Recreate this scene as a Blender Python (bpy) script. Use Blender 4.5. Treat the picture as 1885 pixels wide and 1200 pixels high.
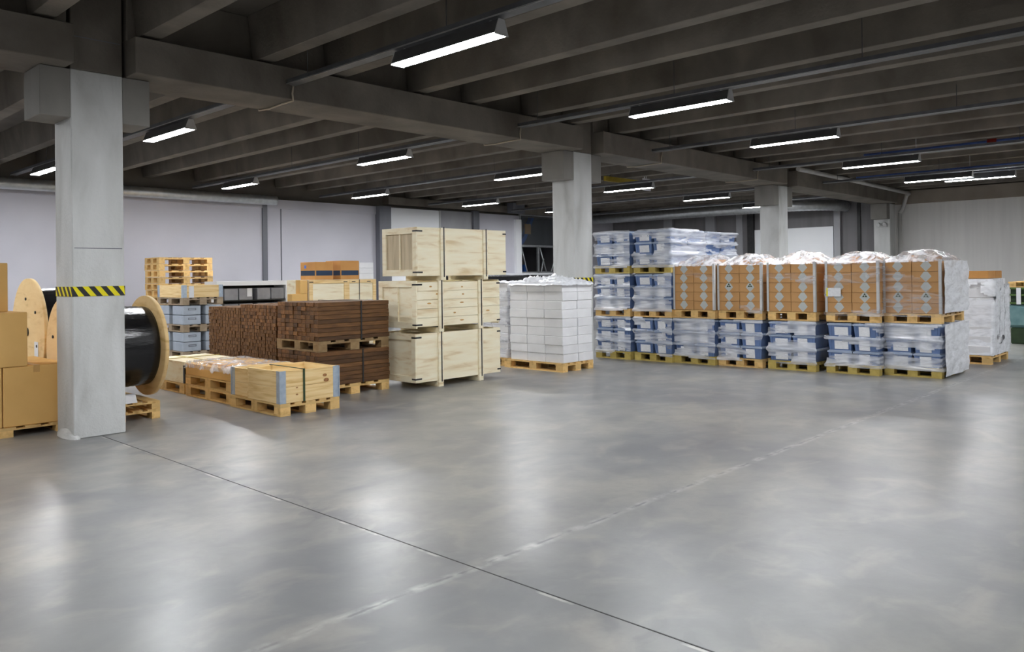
import bpy, bmesh, math, random
from mathutils import Vector, Matrix, noise

# ------------------------------------------------------------------ camera, world, exposure
S = bpy.context.scene
for o in list(bpy.data.objects):
    bpy.data.objects.remove(o)
COL = S.collection
cd = bpy.data.cameras.new('camera')
cam = bpy.data.objects.new('camera', cd)
COL.objects.link(cam)
cd.sensor_width = 36.0
cd.lens = 1460.53 * 36.0 / 1885.0
cd.shift_y = -100.0 / 1885.0
cd.clip_start = 0.05
cd.clip_end = 200
cam.matrix_world = Matrix(((0.68826681, 0.00568713, -0.72543535, 0.0),
                           (-0.7253515, -0.01171062, -0.68827906, 0.0),
                           (-0.01240963, 0.99991526, -0.00393486, 1.6),
                           (0, 0, 0, 1)))
S.camera = cam
W = bpy.data.worlds.new('world')
S.world = W
W.use_nodes = True
W.node_tree.nodes['Background'].inputs[0].default_value = (0.6, 0.63, 0.7, 1)
W.node_tree.nodes['Background'].inputs[1].default_value = 0.05
S.view_settings.view_transform = 'Standard'
S.view_settings.look = 'None'
S.view_settings.gamma = 1
S.view_settings.use_curve_mapping = False
S.view_settings.exposure = 0.18
LAMP = 120.0            # radiance of the lit lamp covers
R = random.Random(7)

# ------------------------------------------------------------------ materials
def new_mat(name):
    m = bpy.data.materials.new(name)
    m.use_nodes = True
    return m, m.node_tree.nodes, m.node_tree.links, m.node_tree.nodes['Principled BSDF']

def c4(c):
    return (c[0], c[1], c[2], 1.0)

def ramp(N, stops):
    r = N.new('ShaderNodeValToRGB')
    e = r.color_ramp.elements
    e[0].position, e[0].color = stops[0][0], c4(stops[0][1])
    e[1].position, e[1].color = stops[-1][0], c4(stops[-1][1])
    for p, c in stops[1:-1]:
        x = e.new(p)
        x.color = c4(c)
    return r

def mat_noise(name, c1, c2, rough=0.7, scale=(6, 6, 6), detail=5, bump=0.0, metal=0.0, rnd=0.0, lo=0.3, hi=0.7, rough2=None, dist=0.0, bumpscale=None, c3=None):
    m, N, L, P = new_mat(name)
    tc = N.new('ShaderNodeTexCoord')
    mp = N.new('ShaderNodeMapping')
    mp.inputs['Scale'].default_value = scale
    L.new(tc.outputs['Object'], mp.inputs['Vector'])
    n = N.new('ShaderNodeTexNoise')
    n.noise_dimensions = '4D'
    n.inputs['Scale'].default_value = 1.0
    n.inputs['Detail'].default_value = detail
    n.inputs['Distortion'].default_value = dist
    L.new(mp.outputs[0], n.inputs['Vector'])
    oi = N.new('ShaderNodeObjectInfo')
    mu = N.new('ShaderNodeMath'); mu.operation = 'MULTIPLY'; mu.inputs[1].default_value = 37.0
    L.new(oi.outputs['Random'], mu.inputs[0])
    L.new(mu.outputs[0], n.inputs['W'])
    st = [(lo, c1), (hi, c2)] if c3 is None else [(lo, c1), ((lo + hi) / 2, c2), (hi, c3)]
    r = ramp(N, st)
    L.new(n.outputs['Fac'], r.inputs[0])
    out = r.outputs[0]
    if rnd > 0:
        h = N.new('ShaderNodeHueSaturation')
        mr = N.new('ShaderNodeMapRange')
        mr.inputs[3].default_value = 1 - rnd
        mr.inputs[4].default_value = 1 + rnd
        L.new(oi.outputs['Random'], mr.inputs[0])
        L.new(mr.outputs[0], h.inputs['Value'])
        L.new(out, h.inputs['Color'])
        out = h.outputs[0]
    L.new(out, P.inputs['Base Color'])
    P.inputs['Roughness'].default_value = rough
    P.inputs['Metallic'].default_value = metal
    if rough2 is not None:
        mr2 = N.new('ShaderNodeMapRange')
        mr2.inputs[3].default_value = rough
        mr2.inputs[4].default_value = rough2
        L.new(n.outputs['Fac'], mr2.inputs[0])
        L.new(mr2.outputs[0], P.inputs['Roughness'])
    if bump > 0:
        b = N.new('ShaderNodeBump')
        b.inputs['Strength'].default_value = bump
        b.inputs['Distance'].default_value = 0.01
        if bumpscale:
            n2 = N.new('ShaderNodeTexNoise')
            n2.inputs['Scale'].default_value = bumpscale
            n2.inputs['Detail'].default_value = 4
            L.new(tc.outputs['Object'], n2.inputs['Vector'])
            L.new(n2.outputs['Fac'], b.inputs['Height'])
        else:
            L.new(n.outputs['Fac'], b.inputs['Height'])
        L.new(b.outputs[0], P.inputs['Normal'])
    return m

def mat_emit(name, col, strength):
    m, N, L, P = new_mat(name)
    P.inputs['Base Color'].default_value = c4((0.9, 0.9, 0.9))
    P.inputs['Emission Color'].default_value = c4(col)
    P.inputs['Emission Strength'].default_value = strength
    return m

def mat_film(name, lo, hi, fl, fh, scale=(3, 3, 9), tint=(0.93, 0.95, 1.0), rough=0.16):
    """stretch film: part clear, part milky, glossy"""
    m, N, L, P = new_mat(name)
    out = [n for n in N if n.type == 'OUTPUT_MATERIAL'][0]
    tc = N.new('ShaderNodeTexCoord')
    mp = N.new('ShaderNodeMapping')
    mp.inputs['Scale'].default_value = scale
    L.new(tc.outputs['Object'], mp.inputs['Vector'])
    n = N.new('ShaderNodeTexNoise')
    n.noise_dimensions = '4D'
    n.inputs['Scale'].default_value = 1.6
    n.inputs['Detail'].default_value = 6
    n.inputs['Distortion'].default_value = 1.2
    oi = N.new('ShaderNodeObjectInfo')
    mu = N.new('ShaderNodeMath'); mu.operation = 'MULTIPLY'; mu.inputs[1].default_value = 51.0
    L.new(oi.outputs['Random'], mu.inputs[0])
    L.new(mu.outputs[0], n.inputs['W'])
    L.new(mp.outputs[0], n.inputs['Vector'])
    mr = N.new('ShaderNodeMapRange')
    mr.inputs[1].default_value = lo
    mr.inputs[2].default_value = hi
    mr.inputs[3].default_value = fl
    mr.inputs[4].default_value = fh
    L.new(n.outputs['Fac'], mr.inputs[0])
    t = N.new('ShaderNodeBsdfTransparent')
    t.inputs[0].default_value = c4((0.97, 0.97, 0.98))
    P.inputs['Base Color'].default_value = c4(tint)
    P.inputs['Roughness'].default_value = rough
    P.inputs['Specular IOR Level'].default_value = 0.8
    b = N.new('ShaderNodeBump')
    b.inputs['Strength'].default_value = 0.3
    b.inputs['Distance'].default_value = 0.02
    L.new(n.outputs['Fac'], b.inputs['Height'])
    L.new(b.outputs[0], P.inputs['Normal'])
    mx = N.new('ShaderNodeMixShader')
    L.new(mr.outputs[0], mx.inputs[0])
    L.new(t.outputs[0], mx.inputs[1])
    L.new(P.outputs[0], mx.inputs[2])
    L.new(mx.outputs[0], out.inputs['Surface'])
    return m

M = {}
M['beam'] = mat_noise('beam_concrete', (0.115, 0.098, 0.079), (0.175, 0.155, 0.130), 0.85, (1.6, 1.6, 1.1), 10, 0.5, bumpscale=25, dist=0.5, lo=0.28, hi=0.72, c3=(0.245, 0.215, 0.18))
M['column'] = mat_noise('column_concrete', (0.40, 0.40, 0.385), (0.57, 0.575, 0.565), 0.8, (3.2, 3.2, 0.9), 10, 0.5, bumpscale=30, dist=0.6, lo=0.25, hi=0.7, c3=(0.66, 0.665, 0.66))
M['corbelshaded'] = mat_noise('shaded_corbel_concrete', (0.20, 0.19, 0.175), (0.28, 0.265, 0.245), 0.85, (2.2, 2.2, 1.1), 9, 0.4, bumpscale=25)  # darker than the shaft: shade on the corbels is put into the colour
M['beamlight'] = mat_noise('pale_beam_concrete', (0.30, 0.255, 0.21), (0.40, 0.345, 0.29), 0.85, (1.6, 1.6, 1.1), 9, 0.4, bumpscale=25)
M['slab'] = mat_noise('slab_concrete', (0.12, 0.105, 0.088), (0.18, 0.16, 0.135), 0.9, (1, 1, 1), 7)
M['lav'] = mat_noise('wall_paint', (0.56, 0.55, 0.61), (0.63, 0.62, 0.68), 0.75, (0.7, 0.7, 0.7), 6)
M['greywall'] = mat_noise('grey_wall_panel', (0.72, 0.70, 0.68), (0.82, 0.80, 0.775), 0.6, (6, 6, 0.3), 4)
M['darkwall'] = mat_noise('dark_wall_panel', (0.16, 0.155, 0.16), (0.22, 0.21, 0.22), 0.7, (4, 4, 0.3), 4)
M['whitepanel'] = mat_noise('white_panel', (0.86, 0.87, 0.90), (0.90, 0.91, 0.93), 0.4, (1, 1, 1), 3)
M['greypanel'] = mat_noise('grey_panel', (0.30, 0.30, 0.32), (0.38, 0.38, 0.40), 0.45, (2, 2, 1), 4)
M['darksteel'] = mat_noise('dark_steel', (0.13, 0.135, 0.16), (0.17, 0.175, 0.20), 0.5, (3, 3, 1), 3)
M['galv'] = mat_noise('galvanised_steel', (0.50, 0.52, 0.53), (0.66, 0.68, 0.69), 0.38, (9, 9, 9), 5, metal=0.85)
M['bracket'] = mat_noise('zinc_hinge', (0.42, 0.50, 0.60), (0.55, 0.62, 0.70), 0.45, (20, 20, 20), 4, metal=0.55)
M['lampbody'] = mat_noise('lamp_body', (0.06, 0.06, 0.062), (0.09, 0.09, 0.092), 0.5, (5, 5, 5), 2)
M['traydark'] = mat_noise('dull_tray_steel', (0.09, 0.092, 0.10), (0.14, 0.143, 0.155), 0.45, (6, 6, 6), 3, metal=0.4)
M['lampend'] = mat_noise('lamp_end', (0.5, 0.5, 0.5), (0.6, 0.6, 0.6), 0.5, (5, 5, 5), 2)
M['lit'] = mat_emit('lit_lamp_cover', (0.95, 0.975, 1.0), LAMP)
M['wood'] = mat_noise('pallet_wood', (0.52, 0.30, 0.09), (0.78, 0.51, 0.20), 0.7, (9, 9, 9), 5, rnd=0.16, c3=(0.72, 0.47, 0.18))
M['wooddark'] = mat_noise('dark_pallet_wood', (0.20, 0.12, 0.05), (0.34, 0.23, 0.11), 0.75, (9, 9, 9), 5, rnd=0.15)
M['woodpaley'] = mat_noise('pale_pine_lengthwise', (0.68, 0.43, 0.16), (0.85, 0.61, 0.29), 0.65, (14, 2.2, 30), 6, 0.1, rnd=0.06, dist=0.6, c3=(0.90, 0.69, 0.38))
M['woodyellow'] = mat_noise('yellow_pallet_wood', (0.40, 0.29, 0.07), (0.56, 0.43, 0.12), 0.7, (9, 9, 9), 5, rnd=0.1)
M['woodpale'] = mat_noise('pale_pine', (0.68, 0.43, 0.16), (0.85, 0.61, 0.29), 0.65, (2.2, 14, 30), 6, 0.1, rnd=0.06, dist=0.6, c3=(0.90, 0.69, 0.38))
M['woodgrey'] = mat_noise('weathered_pallet_wood', (0.30, 0.22, 0.14), (0.46, 0.36, 0.25), 0.75, (9, 9, 9), 5, rnd=0.15)
M['ply'] = mat_noise('plywood', (0.70, 0.54, 0.31), (0.88, 0.78, 0.56), 0.6, (1.6, 3.0, 12), 7, 0.06, rnd=0.04, dist=0.9, lo=0.28, hi=0.62, c3=(0.91, 0.84, 0.64))
M['plydirty'] = mat_noise('dusty_plywood', (0.42, 0.34, 0.22), (0.62, 0.52, 0.36), 0.7, (14, 14, 1.6), 6, 0.08, dist=0.6)
M['knot'] = mat_noise('knot_wood', (0.25, 0.10, 0.03), (0.42, 0.20, 0.07), 0.6, (40, 40, 40), 3)
M['board'] = mat_noise('brown_timber', (0.078, 0.032, 0.009), (0.19, 0.086, 0.026), 0.7, (5, 26, 26), 5, 0.15, rnd=0.5)
M['boards'] = mat_noise('brown_timber_far', (0.070, 0.029, 0.008), (0.21, 0.098, 0.030), 0.75, (5, 22, 22), 4, 0.15)
M['card'] = mat_noise('cardboard', (0.68, 0.40, 0.125), (0.78, 0.48, 0.165), 0.75, (2, 2, 2), 4, rnd=0.05)
M['cardorange'] = mat_noise('orange_cardboard', (0.52, 0.24, 0.06), (0.60, 0.30, 0.09), 0.7, (3, 3, 3), 4, rnd=0.05)
M['tape'] = mat_noise('parcel_tape', (0.52, 0.29, 0.09), (0.60, 0.34, 0.11), 0.3, (8, 8, 8), 3)
M['blueband'] = mat_noise('dark_blue_print', (0.010, 0.03, 0.07), (0.015, 0.04, 0.09), 0.5, (8, 8, 8), 2)
M['white'] = mat_noise('white_paper', (0.78, 0.78, 0.80), (0.86, 0.86, 0.88), 0.55, (4, 4, 4), 4, rnd=0.03)
M['greybox'] = mat_noise('grey_plastic', (0.37, 0.42, 0.49), (0.45, 0.50, 0.57), 0.45, (6, 6, 6), 3, rnd=0.05)
M['greyshelf'] = mat_noise('grey_tray', (0.26, 0.26, 0.28), (0.34, 0.34, 0.36), 0.5, (6, 6, 6), 3, rnd=0.1)
M['black'] = mat_noise('black_film', (0.006, 0.006, 0.007), (0.014, 0.014, 0.016), 0.22, (3, 14, 14), 5, 0.9)
M['blackmatt'] = mat_noise('black_steel', (0.012, 0.012, 0.012), (0.025, 0.025, 0.025), 0.5, (9, 9, 9), 3)
M['yellow'] = mat_noise('yellow_tape', (0.80, 0.68, 0.0), (0.85, 0.74, 0.01), 0.5, (9, 9, 9), 3)
M['dullyellow'] = mat_noise('yellow_paint', (0.42, 0.30, 0.02), (0.50, 0.36, 0.03), 0.5, (9, 9, 9), 3)
M['tote'] = mat_noise('blue_plastic', (0.10, 0.165, 0.34), (0.15, 0.225, 0.42), 0.38, (5, 5, 5), 3, rnd=0.12)
M['totelid'] = mat_noise('pale_blue_plastic', (0.30, 0.37, 0.50), (0.40, 0.47, 0.60), 0.4, (5, 5, 5), 3, rnd=0.1)
M['label'] = mat_noise('paper_label', (0.72, 0.73, 0.76), (0.84, 0.84, 0.86), 0.5, (30, 30, 60), 3, rnd=0.05)
M['greenpaint'] = mat_noise('green_paint', (0.06, 0.12, 0.022), (0.10, 0.18, 0.035), 0.5, (6, 6, 6), 3)
M['greendark'] = mat_noise('dark_green', (0.012, 0.03, 0.008), (0.022, 0.05, 0.014), 0.6, (6, 6, 6), 3)
M['teal'] = mat_noise('teal_plastic', (0.10, 0.21, 0.22), (0.18, 0.31, 0.32), 0.45, (6, 6, 6), 3)
M['bluesteel'] = mat_noise('blue_steel', (0.03, 0.14, 0.50), (0.05, 0.18, 0.60), 0.4, (4, 4, 4), 3)
M['bluepipe'] = mat_noise('blue_pipe_paint', (0.10, 0.18, 0.55), (0.14, 0.24, 0.65), 0.35, (4, 4, 4), 3)
M['red'] = mat_noise('red_paint', (0.35, 0.02, 0.015), (0.42, 0.03, 0.02), 0.4, (4, 4, 4), 3)
M['cream'] = mat_noise('cream_cable', (0.42, 0.36, 0.27), (0.5, 0.43, 0.33), 0.5, (4, 4, 4), 3)
M['pipe'] = mat_noise('pale_pipe', (0.50, 0.49, 0.47), (0.6, 0.59, 0.57), 0.4, (4, 4, 4), 3)
M['film'] = mat_film('clear_stretch_film', 0.45, 0.72, 0.05, 0.50, scale=(1.2, 1.2, 7))
M['filmmilk'] = mat_film('milky_stretch_film', 0.38, 0.66, 0.22, 0.70, scale=(0.9, 0.9, 7))
M['filmwhite'] = mat_film('white_stretch_film', 0.25, 0.55, 0.72, 1.0, rough=0.25)
M['filmbrown'] = mat_film('crumpled_film', 0.38, 0.64, 0.10, 0.70, scale=(2.2, 4, 4))

def mat_glass():
    m, N, L, P = new_mat('window_glass')
    P.inputs['Base Color'].default_value = c4((0.8, 0.85, 0.9))
    P.inputs['Roughness'].default_value = 0.05
    P.inputs['Transmission Weight'].default_value = 0.95
    P.inputs['IOR'].default_value = 1.1
    return m
M['glass'] = mat_glass()

def mat_carton():
    """cardboard with a pale grey diamond printed on the two long faces (object space, face = +-x)"""
    m, N, L, P = new_mat('printed_carton')
    tc = N.new('ShaderNodeTexCoord')
    sp = N.new('ShaderNodeSeparateXYZ')
    L.new(tc.outputs['Object'], sp.inputs[0])
    n = N.new('ShaderNodeTexNoise')
    n.inputs['Scale'].default_value = 3.0
    L.new(tc.outputs['Object'], n.inputs['Vector'])
    r = ramp(N, [(0.3, (0.45, 0.235, 0.085)), (0.7, (0.55, 0.295, 0.11))])
    L.new(n.outputs['Fac'], r.inputs[0])
    def math_(op, a, b=None):
        k = N.new('ShaderNodeMath'); k.operation = op
        for i, v in ((0, a), (1, b)):
            if v is None: continue
            if isinstance(v, (int, float)): k.inputs[i].default_value = v
            else: L.new(v, k.inputs[i])
        return k.outputs[0]
    z = math_('ADD', sp.outputs['Z'], -0.005)
    ay = math_('ABSOLUTE', sp.outputs['Y'])
    up = math_('GREATER_THAN', z, 0.0)
    # width: upper half flares 0.045..0.085, lower half is a triangle to a point
    wu = math_('SUBTRACT', 0.078, math_('MULTIPLY', z, 0.72))
    wl = math_('ADD', 0.078, math_('MULTIPLY', z, 0.95))
    w = math_('ADD', math_('MULTIPLY', up, wu), math_('MULTIPLY', math_('SUBTRACT', 1.0, up), wl))
    ins = math_('LESS_THAN', ay, w)
    mx = N.new('ShaderNodeMix'); mx.data_type = 'RGBA'
    L.new(ins, mx.inputs[0])
    L.new(r.outputs[0], mx.inputs[6])
    mx.inputs[7].default_value = c4((0.47, 0.49, 0.475))
    L.new(mx.outputs[2], P.inputs['Base Color'])
    P.inputs['Roughness'].default_value = 0.6
    return m
M['carton'] = mat_carton()

def mat_floor():
    m, N, L, P = new_mat('polished_concrete')
    tc = N.new('ShaderNodeTexCoord')
    def noise_(scale, det=6, dist=0.0, off=(0, 0, 0)):
        mp = N.new('ShaderNodeMapping')
        mp.inputs['Location'].default_value = off
        L.new(tc.outputs['Object'], mp.inputs['Vector'])
        n = N.new('ShaderNodeTexNoise')
        n.inputs['Scale'].default_value = scale
        n.inputs['Detail'].default_value = det
        n.inputs['Distortion'].default_value = dist
        L.new(mp.outputs[0], n.inputs['Vector'])
        return n.outputs['Fac']
    def math_(op, a, b=None, clamp=False):
        k = N.new('ShaderNodeMath'); k.operation = op; k.use_clamp = clamp
        for i, v in ((0, a), (1, b)):
            if v is None: continue
            if isinstance(v, (int, float)): k.inputs[i].default_value = v
            else: L.new(v, k.inputs[i])
        return k.outputs[0]
    def mix(f, a, b):
        k = N.new('ShaderNodeMix'); k.data_type = 'RGBA'
        L.new(f, k.inputs[0])
        for i, v in ((6, a), (7, b)):
            if isinstance(v, tuple): k.inputs[i].default_value = c4(v)
            else: L.new(v, k.inputs[i])
        return k.outputs[2]
    def mr(v, a, b, c, d):
        k = N.new('ShaderNodeMapRange')
        for i, x in enumerate((a, b, c, d)): k.inputs[i + 1].default_value = x
        L.new(v, k.inputs[0])
        return k.outputs[0]
    big = noise_(0.45, 7, 0.5)
    r = ramp(N, [(0.3, (0.165, 0.168, 0.18)), (0.48, (0.232, 0.231, 0.226)), (0.68, (0.315, 0.302, 0.272))])
    L.new(big, r.inputs[0])
    col = r.outputs[0]
    mid = noise_(2.6, 8, 0.8, (3, 1, 0))
    col = mix(mr(mid, 0.48, 0.70, 0, 0.45), col, (0.165, 0.167, 0.178))
    col = mix(mr(noise_(1.1, 6, 1.0, (9, 4, 0)), 0.55, 0.75, 0, 0.4), col, (0.37, 0.35, 0.31))
    # worn, darker scuffs along both joints
    sp = N.new('ShaderNodeSeparateXYZ')
    L.new(tc.outputs['Object'], sp.inputs[0])
    d1 = math_('ABSOLUTE', math_('SUBTRACT', sp.outputs['X'], 3.0))
    wob = math_('MULTIPLY', math_('SUBTRACT', noise_(4.0, 5, 0.0, (2, 7, 0)), 0.5), 0.05)
    d2 = math_('ABSOLUTE', math_('ADD', math_('SUBTRACT', sp.outputs['Y'], 3.155), wob))
    near1 = mr(d1, 0.0, 0.35, 1.0, 0.0)
    scuff = math_('MULTIPLY', near1, mr(noise_(3.2, 5, 1.2, (5, 5, 0)), 0.47, 0.56, 0, 0.8), True)
    col = mix(scuff, col, (0.165, 0.165, 0.172))
    band2 = math_('MULTIPLY', mr(d2, 0.012, 0.05, 1.0, 0.0), mr(noise_(7.0, 6, 0.0), 0.42, 0.6, 0.05, 0.75))
    col = mix(band2, col, (0.50, 0.495, 0.48))
    band3 = math_('MULTIPLY', mr(d2, 0.004, 0.016, 1.0, 0.0), mr(noise_(6.0, 6, 0.0, (4, 0, 0)), 0.46, 0.56, 0.0, 0.8))
    col = mix(band3, col, (0.12, 0.12, 0.13))
    chip = math_('MULTIPLY', mr(math_('ABSOLUTE', math_('SUBTRACT', sp.outputs['X'], 2.982)), 0.006, 0.014, 1.0, 0.0),
                 mr(noise_(2.2, 5, 0.0, (1, 0, 0)), 0.54, 0.60, 0.0, 0.8))
    col = mix(chip, col, (0.62, 0.60, 0.56))
    # fine grain, long trowel and tyre streaks
    mpA = N.new('ShaderNodeMapping'); mpA.inputs['Scale'].default_value = (1.6, 2.2, 1); mpA.inputs['Rotation'].default_value = (0, 0, 0.8)
    L.new(tc.outputs['Object'], mpA.inputs['Vector'])
    nA = N.new('ShaderNodeTexNoise'); nA.inputs['Scale'].default_value = 1.3; nA.inputs['Detail'].default_value = 8; nA.inputs['Distortion'].default_value = 0.6
    L.new(mpA.outputs[0], nA.inputs['Vector'])
    col = mix(mr(nA.outputs['Fac'], 0.50, 0.68, 0, 0.42), col, (0.155, 0.157, 0.165))
    col = mix(mr(nA.outputs['Fac'], 0.47, 0.30, 0, 0.40), col, (0.40, 0.375, 0.325))
    col = mix(mr(noise_(16, 5, 0.2, (4, 4, 0)), 0.50, 0.78, 0, 0.35), col, (0.20, 0.195, 0.19))
    L.new(col, P.inputs['Base Color'])
    ro = noise_(1.6, 6, 0.4, (8, 2, 0))
    L.new(mr(ro, 0.3, 0.7, 0.285, 0.36), P.inputs['Roughness'])
    P.inputs['Specular IOR Level'].default_value = 0.55
    b = N.new('ShaderNodeBump')
    b.inputs['Strength'].default_value = 0.14
    b.inputs['Distance'].default_value = 0.02
    L.new(noise_(3.5, 4, 0.3), b.inputs['Height'])
    L.new(b.outputs[0], P.inputs['Normal'])
    return m
M['floor'] = mat_floor()

# ------------------------------------------------------------------ mesh helpers
def bx(bm, x0, x1, y0, y1, z0, z1, mi=0):
    v = [bm.verts.new(p) for p in ((x0, y0, z0), (x1, y0, z0), (x1, y1, z0), (x0, y1, z0),
                                   (x0, y0, z1), (x1, y0, z1), (x1, y1, z1), (x0, y1, z1))]
    for q in ((3, 2, 1, 0), (4, 5, 6, 7), (0, 1, 5, 4), (1, 2, 6, 5), (2, 3, 7, 6), (3, 0, 4, 7)):
        f = bm.faces.new([v[i] for i in q])
        f.material_index = mi
    return v

def hexa(bm, bot, top, mi=0):
    """eight corners: bot and top rings of four"""
    v = [bm.verts.new(p) for p in list(bot) + list(top)]
    for q in ((3, 2, 1, 0), (4, 5, 6, 7), (0, 1, 5, 4), (1, 2, 6, 5), (2, 3, 7, 6), (3, 0, 4, 7)):
        bm.faces.new([v[i] for i in q]).material_index = mi

def tube(bm, pts, r, n=10, cap=True):
    pts = [Vector(p) for p in pts]
    rings = []
    for i, p in enumerate(pts):
        d = (pts[min(i + 1, len(pts) - 1)] - pts[max(i - 1, 0)]).normalized()
        u = d.cross(Vector((0, 0, 1)))
        if u.length < 1e-3:
            u = d.cross(Vector((0, 1, 0)))
        u.normalize()
        w = u.cross(d)
        rr = r[i] if isinstance(r, (list, tuple)) else r
        rings.append([bm.verts.new(p + (u * math.cos(a) + w * math.sin(a)) * rr)
                      for a in (2 * math.pi * k / n for k in range(n))])
    for a, b in zip(rings, rings[1:]):
        for k in range(n):
            f = bm.faces.new((a[k], a[(k + 1) % n], b[(k + 1) % n], b[k]))
            f.smooth = True
    if cap:
        bm.faces.new(list(reversed(rings[0])))
        bm.faces.new(rings[-1])

def disc(bm, x0, x1, cy, cz, r, n=48):
    a = [[bm.verts.new((x, cy + r * math.cos(t), cz + r * math.sin(t))) for t in (2 * math.pi * k / n for k in range(n))] for x in (x0, x1)]
    for k in range(n):
        f = bm.faces.new((a[0][k], a[1][k], a[1][(k + 1) % n], a[0][(k + 1) % n]))
        f.smooth = True
    bm.faces.new(a[0])
    bm.faces.new(list(reversed(a[1])))

def fin(bm, name, bev=0.0):
    bmesh.ops.recalc_face_normals(bm, faces=bm.faces)
    if bev > 0:
        bmesh.ops.bevel(bm, geom=list(bm.edges), offset=bev, segments=1, affect='EDGES', clamp_overlap=True)
    me = bpy.data.meshes.new(name)
    bm.to_mesh(me)
    bm.free()
    return me

def link(name, me, mats=None, parent=None, loc=(0, 0, 0), rz=0.0):
    o = bpy.data.objects.new(name, me)
    COL.objects.link(o)
    o.location = loc
    o.rotation_euler = (0, 0, rz)
    if parent is not None:
        o.parent = parent
    if mats is not None and me is not None and len(me.materials) == 0:
        for m in (mats if isinstance(mats, (list, tuple)) else [mats]):
            me.materials.append(m)
    return o

def obj(name, bm, mats, parent=None, loc=(0, 0, 0), rz=0.0, bev=0.0):
    return link(name, fin(bm, name, bev), mats, parent, loc, rz)

def tag(o, label, cat, group=None, kind=None):
    o['label'] = label
    o['category'] = cat
    if group:
        o['group'] = group
    if kind:
        o['kind'] = kind
    return o

def thing(name, label, cat, loc=(0, 0, 0), rz=0.0, group=None):
    return tag(link(name, None, None, None, loc, rz), label, cat, group)

def struct(name, bm, m, label=None, bev=0.0, parent=None):
    o = obj(name, bm, m, parent, bev=bev)
    if parent is None:
        o['kind'] = 'structure'
    if label:
        o['label'] = label
    return o

def dup(root, loc, rz=0.0, label=None, group=None):
    r = root.copy()
    COL.objects.link(r)
    r.location = loc
    r.rotation_euler = (0, 0, rz)
    if label:
        r['label'] = label
    if group:
        r['group'] = group
    for ch in root.children:
        c = ch.copy()
        COL.objects.link(c)
        c.parent = r
        for g in ch.children:
            d = g.copy()
            COL.objects.link(d)
            d.parent = c
    return r

ORD = ['first', 'second', 'third', 'fourth', 'fifth', 'sixth', 'seventh', 'eighth', 'ninth', 'tenth', 'eleventh', 'twelfth', 'thirteenth', 'fourteenth']

# ------------------------------------------------------------------ the shell
XW, YW = 27.6, 20.2            # right wall, back wall
X0, Y0 = -10.0, -9.0           # behind the camera
ZS = 4.68                      # underside of the roof slab
bm = bmesh.new(); bx(bm, X0, XW, Y0, YW, -0.2, 0.0)
struct('floor', bm, M['floor'])
bm = bmesh.new(); bx(bm, 2.996, 3.004, Y0, 8.66, 0.0, 0.0015)
struct('trim_1', bm, M['blackmatt'], 'dark straight expansion joint running from the striped column across the floor')
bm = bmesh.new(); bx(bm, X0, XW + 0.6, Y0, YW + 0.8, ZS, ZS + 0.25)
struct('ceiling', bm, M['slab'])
bm = bmesh.new(); bx(bm, X0 - 0.2, X0, Y0, YW, 0, ZS); struct('wall_left', bm, M['darkwall'])
bm = bmesh.new(); bx(bm, X0, XW, Y0 - 0.2, Y0, 0, ZS); struct('wall_rear', bm, M['darkwall'])

# back wall with the window hole
WX0, WX1, WZ0, WZ1 = 21.72, 25.2, 1.66, 3.86
bm = bmesh.new()
bx(bm, X0, WX0, YW, YW + 0.2, 0, 3.80)
bx(bm, WX1, XW, YW, YW + 0.2, 0, 3.80)
bx(bm, WX0, WX1, YW, YW + 0.2, 0, WZ0)
struct('wall_back', bm, M['lav'])
bm = bmesh.new(); bx(bm, X0, 15.1, YW - 0.035, YW, 3.545, 3.80)
struct('trim_2', bm, M['lav'], 'painted ledge along the top of the back wall')
bm = bmesh.new(); bx(bm, X0, XW, YW + 0.2, YW + 0.5, 3.8, ZS)
struct('wall_upper', bm, M['slab'])
bm = bmesh.new(); bx(bm, 15.55, XW, YW - 0.10, YW + 0.2, 3.88, 4.12)
struct('beam', bm, M['beam'])
bm = bmesh.new(); bx(bm, 20.97, 21.6, YW - 0.4, YW - 0.1, 3.86, 4.22)
struct('beam_bracket', bm, M['darksteel'], 'dark square bracket under the back beam beside the window')
for nm, x0, x1, d, mt in (('trim_3', 11.22, 11.36, 0.05, 'darksteel'), ('trim_4', 11.79, 11.82, 0.012, 'darksteel'), ('trim_5', 15.1, 15.55, 0.22, 'darksteel')):
    bm = bmesh.new(); bx(bm, x0, x1, YW - d, YW, 0, 3.8)
    struct(nm, bm, M[mt])
bm = bmesh.new(); bx(bm, 15.6, 17.68, YW - 0.09, YW, 0, 3.78)
d1 = struct('door_1', bm, M['whitepanel'], 'tall white sliding door panel behind the plywood crates')
bm = bmesh.new(); bx(bm, 17.66, 17.72, YW - 0.12, YW - 0.09, 0, 3.78)
obj('door_edge', bm, M['lampend'], d1)
bm = bmesh.new(); bx(bm, 17.72, 19.22, YW - 0.06, YW, 0, 3.80)
struct('door_2', bm, M['greypanel'], 'grey sliding door panel next to the white one')
bm = bmesh.new(); bx(bm, 19.22, 19.5, YW - 0.15, YW, 0, 3.85)
struct('trim_6', bm, M['darksteel'])

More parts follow.
